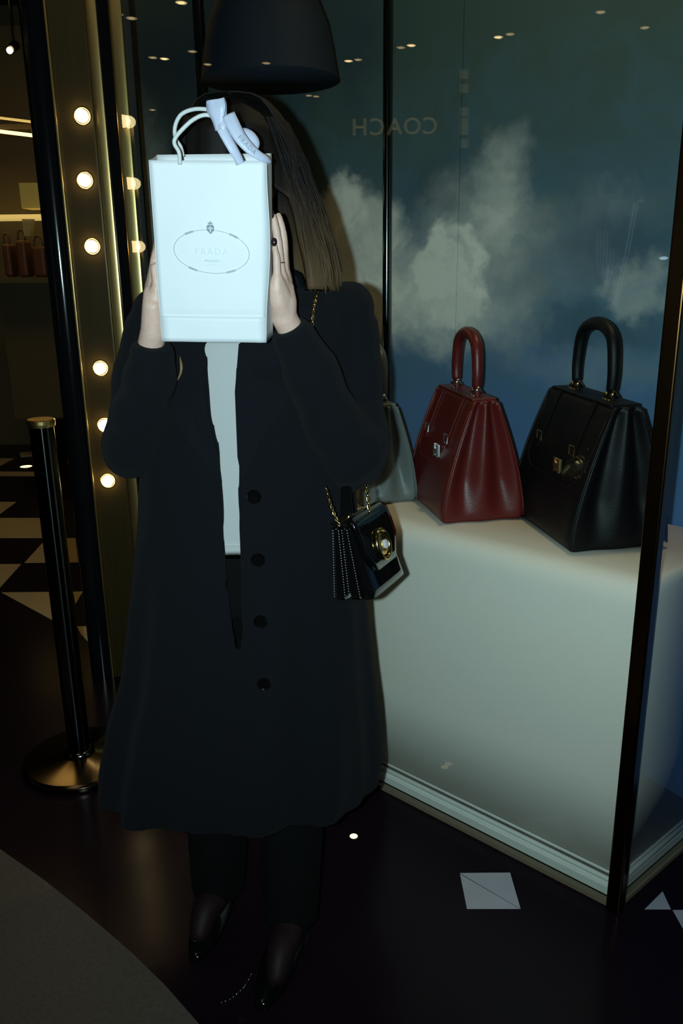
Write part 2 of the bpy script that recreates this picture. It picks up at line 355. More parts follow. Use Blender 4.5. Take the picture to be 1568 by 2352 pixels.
def panel_uv(name, a0, a1, b, z0, z1, m, parent, th=.006):
    mb = MB(); A = cs(a0, b); B = cs(a1, b)
    n = IN*th; o = mb.add([A, B, B+n, A+n]+[p+Vector((0, 0, z1-z0)) for p in (A, B, B+n, A+n)], [(3, 2, 1, 0), (4, 5, 6, 7), (0, 1, 5, 4), (1, 2, 6, 5), (2, 3, 7, 6), (3, 0, 4, 7)])
    for i, p in enumerate(mb.v): mb.v[i] = p+Vector((0, 0, z0))
    ob = mb.build(name, m, parent); uv = ob.data.uv_layers.new(name='uv'); org = ORG[ob.name]
    for lp in ob.data.loops:
        q = ob.data.vertices[lp.vertex_index].co+org; uv.data[lp.index].uv = ((q-N0).dot(UD), q.z)
    return ob
bd = empty('cloud_backdrop', cs(.8, BB), 'tall printed backdrop of a dark blue cloudy sky behind the three display handbags', 'backdrop')
s1 = bd_uv(1058, 300)[0]
for a0, a1 in ((-.75, s1-.0015), (s1+.0015, s1+.75), (s1+.753, 2.7)): panel_uv('backdrop_panel', a0, a1, BB, .0, 3.3, M['cloud'], bd)
# slim rods between plinth and backdrop
def rod(px0, name, r, label, Y=2.28, m='stan', z0=PZ, z1=3.3):
    c = at(px0, 600, Y); MB().lathe((c.x, c.y, 0), [(r*1.0, z0), (r, z0+.001), (r, z1)], 20).build(name, M[m], label=label, cat='pole', smooth=False)
def rodfull(px0, r, label, depth=.4, m='stan'):
    d = ray(px0, 600); P = cs(0, depth); t = (P-EYE).dot(IN)/d.dot(IN); c = EYE+d*t
    o = MB().lathe((c.x, c.y, 0), [(r, PZ), (r, 1.6), (r, 3.3)], 24).build('display_pole', M[m], label=label, cat='pole'); o.data.shade_smooth()
    mod = o.modifiers.new('e', 'EDGE_SPLIT'); return c
rodfull(888, .0125, 'slim glossy pole rising behind the shoulder of the person, left of the red handbag')
rodfull(486, .018, 'black pole behind the head of the person and the paper bag', m='blackmetal')
pc = at(549, 200, 2.75)
MB().tube([at(549, 168, 2.6), at(549, 235, 2.6), at(549, 420, 2.6)], .0035, 8).build('hanging_rod', M['stan'], label='thin dark rod hanging under the shade just above the head', cat='rod')
# dark bell-shaped pendant shade
pe = empty('pendant_lamp', at(620, 187, 2.6), 'large unlit dark pendant lamp shade hanging inside the case above the head', 'lamp')
cc = at(620, 187, 2.6); k = 2.7/F
MB().lathe(cc, [(138*k, 0), (136*k, .006), (128*k, .075), (118*k, .14), (98*k, .205), (60*k, .25), (20*k, .275), (6*k, .28)], 40).build('lamp_shade', M['shade'], pe, smooth=True)
MB().tube([cc+Vector((0, 0, .27)), Vector((cc.x, cc.y, 3.31))], .004, 8).build('cable', M['blackmetal'], pe)
# ---------------------------------------------------------------- entrance jamb at the left of the case
JY = 2.76
def X(px, py=600, Y=JY): return at(px, py, Y).x
xa, xb, xc, xd, xe, xf = [X(p) for p in (166, 244, 268, 294, 321, 331)]
z1 = 3.31
MB().box(((xa+xb)/2, JY+.03, z1/2), (xb-xa, .06, z1)).build('door_1', M['panel'], kind='structure', bevel=.002)
MB().box((xa-.003, JY+.012, z1/2), (.006, .05, z1)).build('trim_4', M['brass'], kind='structure', bevel=.001)
def bar(name, xl, xr, m):
    w2 = (xr-xl)/2; c = [((xl+xr)/2+w2*math.cos(q), JY+.012-.14*w2*max(0, math.sin(q))+(.02 if math.sin(q) < -.01 else 0)) for q in [2*PI*i/48 for i in range(48)]]
    o = MB().loft([[(x, y, z) for x, y in c] for z in (0, 1.5, z1)]).build(name, M[m], kind='structure', smooth=True)
    o.modifiers.new('e', 'EDGE_SPLIT')
bar('trim_5', xb, xc, 'brass'); bar('trim_6', xd, xe, 'brass')
MB().box(((xc+xd)/2, JY+.04, z1/2), (xd-xc+.01, .04, z1)).build('trim_7', M['blackmetal'], kind='structure')
MB().box((xe+.004, JY+.05, z1/2), (.03, .03, z1)).build('trim_8', M['dark'], kind='structure')
# black lacquered column left of the jamb
xg = X(103)
o = MB().lathe(((xa+xg)/2-.004, JY+.03, 0), [((xa-xg)/2, 0), ((xa-xg)/2, 1.6), ((xa-xg)/2, z1)], 40).build('trim_9', M['blackmetal'], kind='structure', smooth=True); o.modifiers.new('e', 'EDGE_SPLIT')
# round bulbs down the jamb
for i, (px, py, mm) in enumerate([(186, 266, 'bulb'), (192, 414, 'bulb'), (209, 566, 'bulb'), (228, 846, 'bulb'), (238, 977, 'bulb'), (245, 1105, 'bulb')]):
    c = at(px+2, py, JY-.006)
    names = ['topmost round lit bulb on the brass door jamb', 'second lit bulb from the top on the brass jamb, with a bright ring',
             'third lit bulb from the top on the brass jamb, level with the bag emblem', 'fourth lit bulb from the top on the brass jamb, beside the shoulder',
             'fifth lit bulb from the top on the brass jamb, partly behind the elbow', 'lowest lit bulb on the brass jamb, half hidden by the coat sleeve']
    e = empty('jamb_bulb', c+Vector((0, .006, -.02)), names[i], 'light', 'round bulbs down the brass door jamb')
    Rx = Matrix.Rotation(PI/2, 3, 'X')
    MB().ball(c, (.019, .024, .019), 20, 12).build('bulb', M[mm], e, smooth=True)
    ring = MB(); ring.tube([c+Vector((.0245*math.cos(t), .0055, .0245*math.sin(t))) for t in [2*PI*j/24 for j in range(25)]], .0022, 8, cap=False)
    ring.build('bezel', M['brass'], e, smooth=True)
# ---------------------------------------------------------------- shop behind the doorway
SY = 6.0
sh = empty('wall_shelf', at(40, 560, SY), 'tall brown shelf unit with one glowing shelf, on the shop wall at far left', 'shelf')
a = at(-60, 0, SY); b = at(160, 0, SY)
def hb(px0, px1, py0, py1, Y, th, name, m, parent=None, **k):
    p = at(px0, py0, Y); q = at(px1, py1, Y)
    return MB().box(((p.x+q.x)/2, Y+th/2, (p.z+q.z)/2), (abs(q.x-p.x), th, abs(p.z-q.z))).build(name, m, parent, **k)
hb(-80, 175, 60, 960, 6.35, .03, 'back_panel', M['brownwall'], sh)
hb(-80, 175, 494, 500, SY, .34, 'shelf_board', M['ledlow'], sh)
hb(-80, 175, 640, 648, SY, .34, 'shelf_board', M['brownwall'], sh)
hb(-80, 175, 286, 294, SY, .34, 'shelf_board', M['brownwall'], sh)
for (y0, y1, mm, nm) in ((269, 274, 'ledlow', 'upper dim glowing light strip above the shelves'), (300, 307, 'led', 'lower bright glowing light strip above the shelves')):
    p = at(-80, y0-8, SY-.02); q = at(180, y0+24, SY-.02); r = abs(y1-y0)/2*6.2/F
    MB().tube([p, q], r, 10).build('light_strip', M[mm], label=nm, cat='light', smooth=True)
e = hb(43, 96, 420, 478, SY+.05, .2, 'display_box', mat('yellow_box', (.42, .36, .09), .5, scale=5, var=.2, emit=(1, .8, .2), estr=.03), label='lit yellow box standing on the glowing shop shelf', cat='box')
tb = empty('tote_bag', at(60, 545, SY), 'small pale tapered bag hanging under the glowing shop shelf', 'bag')
p = [at(*q, SY+.05) for q in ((50, 503), (73, 503), (69, 543), (55, 543))]
MB().add(p+[v+Vector((0, .06, 0)) for v in p], [(0, 1, 2, 3), (7, 6, 5, 4), (0, 4, 5, 1), (1, 5, 6, 2), (2, 6, 7, 3), (3, 7, 4, 0)]).build('bag_body', mat('pale_canvas', (.3, .27, .13), .8, scale=30, var=.1), tb)
for (x0, x1, y0, y1, lb) in ((2, 30, 560, 636, 'brown leather bag at the left end of the lower shop shelf'), (33, 66, 552, 636, 'brown leather bag in the middle of the lower shop shelf'), (70, 108, 566, 636, 'brown leather bag at the right end of the lower shop shelf')):
    e = empty('leather_bag', at((x0+x1)/2, y1, SY+.1), lb, 'bag', 'leather bags on the lower shop shelf')
    hb(x0, x1, y0, y1, SY+.06, .14, 'bag_body', M['woodbag'], e, bevel=.02)
    pp = at(x0+8, y0, SY+.1); qq = at(x1-8, y0, SY+.1); mid = (pp+qq)/2+Vector((0, 0, .07))
    MB().tube(spline([pp, pp.lerp(mid, .6)+Vector((-.01, 0, .01)), mid, qq.lerp(mid, .6)+Vector((.01, 0, .01)), qq], 14), .007, 8).build('handle', M['woodbag'], e, smooth=True)
for px, py in ((22, 116), (64, 128)):
    c = at(px, py, 5.5); e = empty('shop_spotlight', c, 'small warm spotlight high on the shop wall, %s of the two' % ('left' if px < 40 else 'right'), 'light', 'spotlights in the shop')
    MB().ball(c, .018, 12, 8).build('bulb', M['down'], e, smooth=True); MB().tube([c+Vector((0, .012, .01)), c+Vector((0, .1, .05))], [.022, .028], 12).build('housing', M['blackmetal'], e)
    MB().tube([c+Vector((0, .08, .05)), Vector((c.x, c.y+.08, 3.31))], .005, 8).build('stem', M['blackmetal'], e)
# ---------------------------------------------------------------- rope stanchion
s0 = onz(186, 1750); st = empty('rope_stanchion', s0, 'tall black chrome rope stanchion post on a round base beside the coat', 'stanchion')
ht = at(101, 962, s0.y).z; rp = .0325
o = MB().lathe(s0, [(.165, 0), (.17, .004), (.17, .018), (.160, .026), (.05, .034), (.04, .04)], 64).build('base', M['stanbase'], st, smooth=True, bevel=.001)
o = MB().lathe(s0, [(rp, .036), (rp, .5), (rp, ht-.012)], 40).build('pole', M['pole'], st, smooth=True); o.modifiers.new('e', 'EDGE_SPLIT')
MB().lathe(s0, [(rp+.004, ht-.02), (rp+.005, ht-.012), (rp+.005, ht-.003), (rp+.002, ht), (.004, ht+.001)], 40).build('cap', M['brass'], st)
MB().lathe(s0, [(rp+.012, .033), (rp+.012, .043), (rp+.003, .05), (rp, .052)], 40).build('collar', M['stan'], st, smooth=True)
# ---------------------------------------------------------------- floor discs that glow for bright spots, lamps and glint sources the glass mirrors
def floor_glow(px, py, r, label):
    c = onz(px, py); e = empty('floor_glow', c, label, 'light', 'small glowing discs added in the dark floor')
    MB().lathe(c, [(r, -.004), (r, .0015), (r*.7, .003), (r*.1, .0035)], 24).build('lens', M['glowdisc'], e); MB().lathe(c, [(r*1.25, -.004), (r*1.25, .0015), (r*1.0, .002), (r, .0021)], 24).build('ring', M['bronze'], e)  # glowing disc added where the floor shows a bright spot
floor_glow(812, 1922, .012, 'small glowing disc added for a bright spot on the floor before the plinth')
floor_glow(60, 1072, .05, 'small glowing disc added for a lamp reflection on the shop floor at far left')
def mirror(px, py):
    d = ray(px, py); P = cs(0, 0); t = (P-EYE).dot(IN)/d.dot(IN); h = EYE+d*t; d.normalize()
    return h, (d-2*d.dot(IN)*IN)
wh = [(943, 101, 'down'), (799, 137, 'down'), (1143, 82, 'down'), (1378, 24, 'downlow'), (708, 217, 'downlow'), (376, 132, 'down'), (440, 115, 'downlow'),
      (475, 145, 'downlow'), (414, 2, 'down'), (273, 30, 'downlow'), (349, 250, 'downlow'), (610, 142, 'downlow'), (1480, 60, 'downlow')]
wh += [(919, 106, 'downlow'), (821, 134, 'downlow'), (1170, 75, 'downlow'), (725, 219, 'downlow'), (349, 129, 'downlow'), (300, 38, 'downlow')]
order = ['nearest', 'second nearest', 'third nearest', 'fourth nearest', 'fifth nearest', 'sixth nearest', 'seventh nearest', 'eighth nearest', 'ninth nearest', 'tenth nearest', 'eleventh nearest', 'twelfth nearest', 'seventh farthest', 'sixth farthest', 'fifth farthest', 'fourth farthest', 'third farthest', 'second farthest', 'farthest']
cand = []
for px, py, mm in wh:
    h, r = mirror(px, py)
    t = (3.30-h.z)/r.z; cand.append((h+r*t, mm))
cand.sort(key=lambda c: c[0].length)
for i, (c, mm) in enumerate(cand):
    e = empty('ceiling_downlight', c, '%s of the corridor ceiling lights mirrored as glints in the glass' % order[i], 'light', 'corridor ceiling downlights')
    MB().ball((c.x, c.y, 3.298), (.04, .04, .018), 16, 8).build('bulb', M[mm], e, smooth=True)
    MB().lathe((c.x, c.y, 3.29), [(.055, .0), (.055, .02), (.042, .02), (.042, 0)], 24).build('ring', M['bronze'], e)
h, r = mirror(905, 293); WP = h+r*7.0; FAR = h+r*15.0
rr = Vector((r.x, r.y, 0)).normalized(); sx = Vector((-rr.y, rr.x, 0))
MB().box((FAR.x, FAR.y, 1.655), (.2, 9, 3.31), math.atan2(rr.y, rr.x)).build('wall_opposite', M['dark'], kind='structure')
sg = empty('shop_sign', WP, 'lit shop name sign across the corridor, mirrored in the glass', 'sign')
# reading direction as seen by someone in front of the sign
xd_ = (-rr).cross(Vector((0, 0, 1))); xd_ = -xd_
tot = 9.2/F*165
for t in (-.4, .4): MB().tube([WP+xd_*t+Vector((0, 0, .1)), Vector(((WP+xd_*t).x, (WP+xd_*t).y, 3.31))], .006, 8).build('hanger', M['blackmetal'], sg)
MB().box(WP+Vector((0, 0, .09)), (.02, 1.0, .012), math.atan2(rr.y, rr.x)).build('rail', M['blackmetal'], sg)
for i, ch in enumerate('COACH'):
    pos = WP - rr*.02 + xd_*((i-2)*tot/4.6)*1.0
    vs, fs = text_verts(ch, .22, pos, xd_, (0, 0, 1), .01)
    MB().add(vs, fs).build('letter', M['sign'], sg)
vs_ = empty('vertical_sign', WP, 'narrow upright row of dim lit blocks, mirrored in the glass', 'sign')
for py in (172, 204, 258, 282, 300, 330):
    h, r = mirror(1064, py); q = h+r*(4.0/r.dot(rr))*r.length
    MB().box(q-rr*.02, (.02, .05, .05), math.atan2(rr.y, rr.x)).build('lit_block', M['signdim'], vs_)
fp = []
for px, py in ((1277, 557), (1277, 648), (1275, 690), (1273, 731)):
    h, r = mirror(px, py); fp.append(h+r*4.6)
c0 = fp[1]; pst = empty('lamp_post', (c0.x, c0.y, 0), 'slim dark post with four small bulbs, mirrored in the glass over the bags', 'lamp post')
MB().lathe((c0.x, c0.y, 0), [(.05, 0), (.05, .02), (.012, .03), (.012, 2.2)], 16).build('post', M['blackmetal'], pst)
for q in fp: MB().ball((c0.x+.03, c0.y, q.z), .017, 12, 8).build('bulb', M['down'], pst, smooth=True)
h, r = mirror(1523, 593); c = h+r*5.0  # unseen bluish source added to make one glint in the glass
e = empty('blue_glint_source', (c.x, c.y, 0), 'unseen bluish disc on a pole, added for a glint near the right glass edge', 'lamp')
MB().ball(c, (.03, .03, .012), 12, 8).build('bulb', M['blueglint'], e, smooth=True); MB().lathe((c.x, c.y, 0), [(.05, 0), (.05, .02), (.01, .03), (.01, c.z-.01)], 12).build('pole', M['blackmetal'], e)
# ---------------------------------------------------------------- satchels on the plinth
def satchel(name, label, m, C0, axis, L, D, Hh, hh, gold='gold', lock=True):
    ax = -Vector((*axis, 0)).normalized(); ay = Vector((-ax.y, ax.x, 0))        # +x: end nearest the camera, +y: to the right
    T = lambda x, y, z: Vector((*C0, PZ+.0035))+ax*x+ay*y+Vector((0, 0, z))
    e = empty(name, T(0, 0, 0), label, 'handbag', 'top-handle handbags on the display plinth')
    def half(z):                                            # half depth: wide base, narrow frame
        t = z/Hh; return D/2*(1-.06*t)*(1-t**1.7) + D*.13*t**1.7 if t < 1 else D*.13
    def hl(z): t = z/Hh; return L/2*(1-.01*t-.04*max(0, t-.55)/.45)
    rings = []; NZ = 26
    for j in range(NZ+1):
        t = j/NZ; z = Hh*t; d = half(z); l = hl(z)
        if j == 0: d *= .93; l *= .97
        if j == 1: d *= .99
        pts = []
        fold = .030*(1-t)**.2*min(1, t*2.5+.15)                    # gussets folded inwards
        nG = 36; nF = 10
        def gus(s, sgn):                                     # s -1..1 across the gusset
            f = math.cos(s*PI*1.5)                          # three ridges: both edges and middle
            q = (1-abs(s)**6)
            return sgn*(l - fold*(.5-.5*math.cos(2*PI*(s+1)/1.0*1.0))*q - .006*(abs(s) > .97))
        for i in range(nG): s = -1+2*i/(nG-1); pts.append(T(gus(s, 1), d*s, z))
        for i in range(1, nF): s = 1-2*i/nF; pts.append(T(l*s, d*(1+.03*math.cos(s*PI/2)*math.sin(PI*t)), z))
        for i in range(nG): s = 1-2*i/(nG-1); pts.append(T(gus(s, -1), d*s, z))
        for i in range(1, nF): s = -1+2*i/nF; pts.append(T(l*s, -d*(1+.03*math.cos(s*PI/2)*math.sin(PI*t)), z))
        rings.append(pts)
    MB().loft(rings).build('body', m, e, smooth=True)
    # top frame and closure
    tf = half(Hh)
    MB().box(T(0, 0, Hh+.002), (L*.86, tf*2+.006, .008), R=Matrix((ax, ay, Vector((0, 0, 1)))).transposed()).build('top_frame', m, e, bevel=.003)
    # piping down the gusset edges
    for sy in (-1, 1):
        for sx_ in (1, -1):
            pts = [T(sx_*(hl(z)-.002), sy*half(z), z) for z in [Hh*(.03+.96*i/14) for i in range(15)]]
            MB().tube(pts, .0032, 8).build('piping', m, e, smooth=True)
    # straps on the front with metal loops, and turn lock
    R3 = Matrix((ax, ay, Vector((0, 0, 1)))).transposed()
    def onface(x, z, off=.003): return T(x, -half(z)*(1+.03*math.cos(x/(L/2)*PI/2)*math.sin(PI*z/Hh))-off, z)
    for x in (-.30*L, .22*L):
        zs = [Hh*(1-.0-.42*i/8) for i in range(9)]; mb = MB(); rg = []
        for z in zs:
            c = onface(x, z, .002); rg.append([c+ax*.010, c+ax*.010-ay*.003, c-ax*.010-ay*.003, c-ax*.010])
        mb.loft(rg); sp = mb.build('strap', m, e)
        z = Hh*.66; c = onface(x, z, .007); pts = [c+ax*(.013*math.cos(q))+Vector((0, 0, .013*math.sin(q))) for q in [2*PI*i/16 for i in range(17)]]
        MB().tube([c+ax*sx1*.013+Vector((0, 0, sz*.011)) for sx1, sz in ((-1, -1), (1, -1), (1, 1), (-1, 1), (-1, -1))], .002, 6).build('buckle', M['silver' if gold == 'silver' else 'gold'], sp)
    # flap edge line
    pts = [onface(x, z, .001) for x, z in ((-.44*L, Hh*.92), (-.42*L, Hh*.5), (-.3*L, Hh*.42), (.3*L, Hh*.42), (.42*L, Hh*.5), (.44*L, Hh*.92))]
    MB().tube(pts, .0018, 6).build('flap_edge', m, e, smooth=True)
    if lock:
        c = onface(.03*L if not isinstance(lock, tuple) else lock[0]*L, Hh*lock[1], .006)
        lk = MB().box(c, (.030, .007, .034), R=R3)  .build('turn_lock', M['lockmetal' if gold == 'silver' else gold], e, bevel=.003)
        MB().box(c-ay*.006, (.012, .006, .016), R=R3).build('turn_key', M['silver'], lk, bevel=.002)
        for sx1 in (-1, 1):
            MB().box(c-ay*.004+ax*sx1*.0125, (.005, .006, .036), R=R3).build('lock_edge', M[gold], lk, bevel=.001)
    # handle: thick rolled arch between two ringed tabs
    s = L*.245; wpt = [T(-s, 0, Hh+.028), T(-s*1.02, 0, Hh+hh*.45), T(-s*.80, 0, Hh+hh*.86), T(0, 0, Hh+hh), T(s*.80, 0, Hh+hh*.86), T(s*1.02, 0, Hh+hh*.45), T(s, 0, Hh+.028)]
    cp = spline(wpt, 34); hd = MB().tube(cp, [.0125+.003*math.sin(PI*i/33) for i in range(34)], 14, upv=ay).build('handle', m, e, smooth=True)
    for sx1 in (-1, 1):
        MB().box(T(sx1*s, 0, Hh+.016), (.03, .012, .03), R=R3).build('handle_tab', m, e, bevel=.004)
        for q in (-1, 1):
            MB().tube([T(sx1*s+q*.014, -.010, Hh+.012), T(sx1*s+q*.014, 0, Hh+.026), T(sx1*s+q*.014, .010, Hh+.012)], .0045, 10).build('handle_ring', M[gold], e, smooth=True)
        MB().tube([T(sx1*s-.016, -.012, Hh+.006), T(sx1*s+.016, -.012, Hh+.006)], .003, 8).build('handle_bar', M[gold], e, smooth=True)
    for x, y in ((.44, .4), (.44, -.4), (-.44, .4), (-.44, -.4)):
        MB().ball(T(x*L, y*D, .0), (.006, .006, .003), 10, 6).build('foot', M[gold], e)
    return e, T
def place(nearL, nearR, ZZ=PZ):
    a = onz(*nearL, ZZ); b = onz(*nearR, ZZ); return a, b
def mk(label, m, nl, nr, L, Hh, hh, gold, lock):
    a, b = place(nl, nr); D = (b-a).length; gy = (b-a).normalized(); ax = Vector((-gy.y, gy.x, 0)); c = (a+b)/2+ax*L/2
    return satchel('handbag', label, m, (c.x, c.y), (ax.x, ax.y), L, D*1.0, Hh, hh, gold, lock)
mk('black leather top-handle handbag with gold lock, the one nearest the corner post', M['black'], (1306, 1275), (1530, 1258), .37, .335, .175, 'gold', (.12, .53))
mk('dark red leather top-handle handbag standing between the grey and the black one', M['red'], (1014, 1208), (1202, 1194), .325, .315, .160, 'silver', (.12, .54))
mk('grey leather top-handle handbag mostly hidden behind the coat sleeve', M['grey'], (828, 1166), (958, 1152), .22, .275, .15, 'silver', (.1, .5))
# ---------------------------------------------------------------- person
BY = 1.62
person = empty('person', Vector((-.2, BY, 0)), 'person in a long black coat holding a white paper bag before the face', 'person')
rowsp = [(640, 475, 645, .055), (652, 430, 700, .075), (670, 372, 765, .09), (700, 350, 800, .10), (760, 338, 815, .115), (850, 328, 820, .125), (1000, 330, 806, .13), (1150, 322, 818, .135),
         (1300, 308, 828, .145), (1400, 300, 838, .15), (1500, 290, 846, .16), (1650, 256, 856, .175), (1740, 240, 862, .18), (1800, 236, 852, .18)]
rows = []
for py, l, r, d in rowsp:
    a = at(l, py, BY); b = at(r, py, BY); rows.append((-(a.z+b.z)/2, a.x, b.x, d))
gapsp = [(640, 455, 560), (760, 462, 548), (880, 475, 538), (950, 480, 541), (1050, 505, 545), (1150, 513, 546), (1252, 517, 551), (1380, 528, 552), (1470, 541, 556), (1520, 549, 549.5), (1880, 549, 549.5)]
gaps = []
for py, l, r in gapsp:
    a = at(l, py, 1.49); b = at(r, py, 1.49); gaps.append((-(a.z+b.z)/2, a.x, b.x))
sg_ = lambda v, p: math.copysign(abs(v)**p, v)
def ringpt(z, th, off=0):
    l, r, d = table(rows, -z); cx = (l+r)/2; a = (r-l)/2+off; b = d+off
    cyy = BY
    fold = 0
    if z < 1.0:
        k = min(1, (1.0-z)/.6); fold = k*(.010*math.sin(th*9+2*z)+.008*math.sin(th*14+1.3))
    fold += .004*noise.noise(Vector((math.cos(th)*3, math.sin(th)*3, z*5)))
    return Vector((cx+(a+fold)*sg_(math.cos(th), .85), cyy-(b+fold)*sg_(math.sin(th), .85), z))
def coat_shell():
    zs = sorted({round(-rows[-1][0]+(-rows[0][0]+rows[-1][0])*i/90, 4) for i in range(91)}); NT = 96; out = []; 
    def thx(z, x):
        lo, hi = 0.0, PI
        for _ in range(30):
            m = (lo+hi)/2
            if ringpt(z, m).x > x: lo = m
            else: hi = m
        return (lo+hi)/2
    for off in (0, -.012):
        rg = []
        for z in zs:
            gl, gr = table(gaps, -z); tr = thx(z, gr); tl = thx(z, gl)-2*PI
            rg.append([ringpt(z, lerp(tr, tl, i/(NT-1)), off) for i in range(NT)])
        out.append(rg)
    v = []; f = []; nz = len(zs)
    for rg in out:
        for r in rg: v += r
    K = nz*NT
    for j in range(nz-1):
        for i in range(NT-1):
            a = j*NT+i; f.append((a, a+1, a+1+NT, a+NT)); f.append((K+a+NT, K+a+1+NT, K+a+1, K+a))
        a = j*NT; f.append((a, a+NT, K+a+NT, K+a)); a = j*NT+NT-1; f.append((a+NT, a, K+a, K+a+NT))
    for i in range(NT-1):
        f.append((i+1, i, K+i, K+i+1)); a = (nz-1)*NT+i; f.append((a, a+1, K+a+1, K+a))
    return v, f
cb = MB(); cb.add(*coat_shell())
def sleeve(pts, rad):
    p = spline(pts, 26); r = [x.x for x in spline([(q, 0, 0) for q in rad], 26)]
    out = []
    for i, (a, b) in enumerate(zip(p, r)): out.append(b*(1+.06*math.sin(i*1.9)+.05*math.sin(i*.9+1)))
    cb.tube(p, out, 20)
sleeve([at(770, 712, 1.63), at(812, 760, 1.62), at(822, 900, 1.60), at(822, 1040, 1.57), at(772, 985, 1.53), at(712, 850, 1.48), at(662, 752, 1.45)],
       [.046, .050, .047, .068, .062, .048, .036])
cb.ball(at(800, 706, 1.62), (.050, .055, .050)); cb.ball(at(362, 722, 1.61), (.050, .055, .050))
cb.ball(at(812, 1058, 1.57), (.052, .055, .050))
cb.ball(at(795, 1082, 1.57), (.040, .05, .046))
sleeve([at(392, 722, 1.62), at(345, 760, 1.61), at(318, 900, 1.59), at(298, 1040, 1.56), at(318, 960, 1.51), at(345, 860, 1.47), at(350, 790, 1.45)],
       [.046, .050, .050, .052, .055, .045, .036])
coat = cb.build('coat', M['coat'], person, label='long black wool coat')
remesh(coat, .0065, 5)
# collar, lapels, buttons, pocket welt
def patch(name, pts_px, m, Y, th, parent, label=None):
    vs = [at(px, py, yy) for (px, py), yy in zip(pts_px, Y)]; n = len(vs)
    return MB().add(vs+[v+Vector((0, th, 0)) for v in vs], [tuple(range(n)), tuple(range(2*n-1, n-1, -1))]+[(i, (i+1) % n, n+(i+1) % n, n+i) for i in range(n)][::1]).build(name, m, parent, label, bevel=.002)
def front(px, py, off=.004):             # point on the coat front seen at this pixel
    Y = 1.49
    for _ in range(6):
        p = at(px, py, Y); l, r, d = table(rows, -p.z); cx = (l+r)/2; a = (r-l)/2
        q = min(.999, abs((p.x-cx)/a)); c = q**(1/.85); s = math.sqrt(1-c*c); Y = BY-d*s**.85-off
    return at(px, py, Y)
def lapel(name, tri):
    # tri: outline in px; a thin slab lying on the coat
    vs = [front(*p) for p in tri]; bk = [v+Vector((0, .008, 0)) for v in vs]; n = len(vs)
    c = sum(vs, Vector())/n+Vector((0, -.003, 0)); 
    f = [(i, (i+1) % n, 2*n) for i in range(n)]+[(i, n+i, n+(i+1) % n, (i+1) % n) for i in range(n)]
    MB().add(vs+bk+[c], f).build(name, M['lapel'], coat)
lapel('lapel', [(548, 790), (640, 790), (690, 840), (655, 862), (672, 900), (600, 1010), (556, 1105), (545, 1050), (539, 900)])
lapel('lapel', [(462, 790), (372, 800), (345, 850), (385, 870), (372, 905), (430, 1010), (508, 1110), (500, 1050), (476, 950), (470, 880)])
def colr():
    mb = MB(); rg = []
    for i in range(25):
        t = PI*(-.12)+i/24*PI*1.24
        x = -.185+.10*math.cos(t); y = BY+.005+.075*math.sin(t)
        z0 = 1.40+.012*math.sin(t); o = Vector((x, y, z0)); n = Vector((math.cos(t), math.sin(t), 0))
        rg.append([o+n*.004, o+n*.004+Vector((0, 0, .045)), o+n*.016+Vector((0, 0, .040)), o+n*.040+Vector((0, 0, -.03)), o+n*.028+Vector((0, 0, -.035))])
    mb.loft(rg).build('collar', M['lapel'], coat, smooth=False, bevel=.003)
colr()
Rf = Matrix.Rotation(PI/2, 3, 'X')
for px, py in ((583, 1140), (592, 1285), (598, 1427), (606, 1570)):
    c = front(px, py, .006); mb = MB(); prof = [(.013, .0), (.0135, .003), (.012, .0055), (.009, .0035), (.0, .0033)]
    mb.loft([[c+Vector((max(r, .0005)*math.cos(2*PI*i/20), -h, max(r, .0005)*math.sin(2*PI*i/20))) for i in range(20)] for r, h in prof]).build('button', M['shoe'], coat)
# shirt and trousers
sb = MB()
zr = [1.41-.52*i/20 for i in range(21)]
sb.loft([[ringpt(z, 2*PI*i/48, -.060 if z > 1.35 else -.018) for i in range(48)] for z in zr])
sh_ = sb.build('shirt', M['shirt'], person, smooth=True, label='white shirt showing between the lapels')
hem = at(530, 1252, 1.50).z
for v in sh_.data.vertices:
    if (v.co+ORG[sh_.name]).z < .9: v.co.z += hem-.89
tr = MB()
tr.loft([[ringpt(z, 2*PI*i/40, -.022-.03*max(0, (hem-z))) for i in range(40)] for z in [hem-.004, hem-.06, hem-.12, hem-.16]])
for sx1, foot in ((-1, Vector((-.30, 1.60, .09))), (1, Vector((-.125, 1.50, .09)))):
    tr.tube([Vector((-.20+.08*sx1, BY, hem-.08)), Vector((-.2+.085*sx1, BY-.01, .5)), foot+Vector((0, .008, -.035))], [.095, .078, .062], 20)
trz = tr.build('trousers', M['trouser'], person, label='black wide trousers'); remesh(trz, .008, 4)
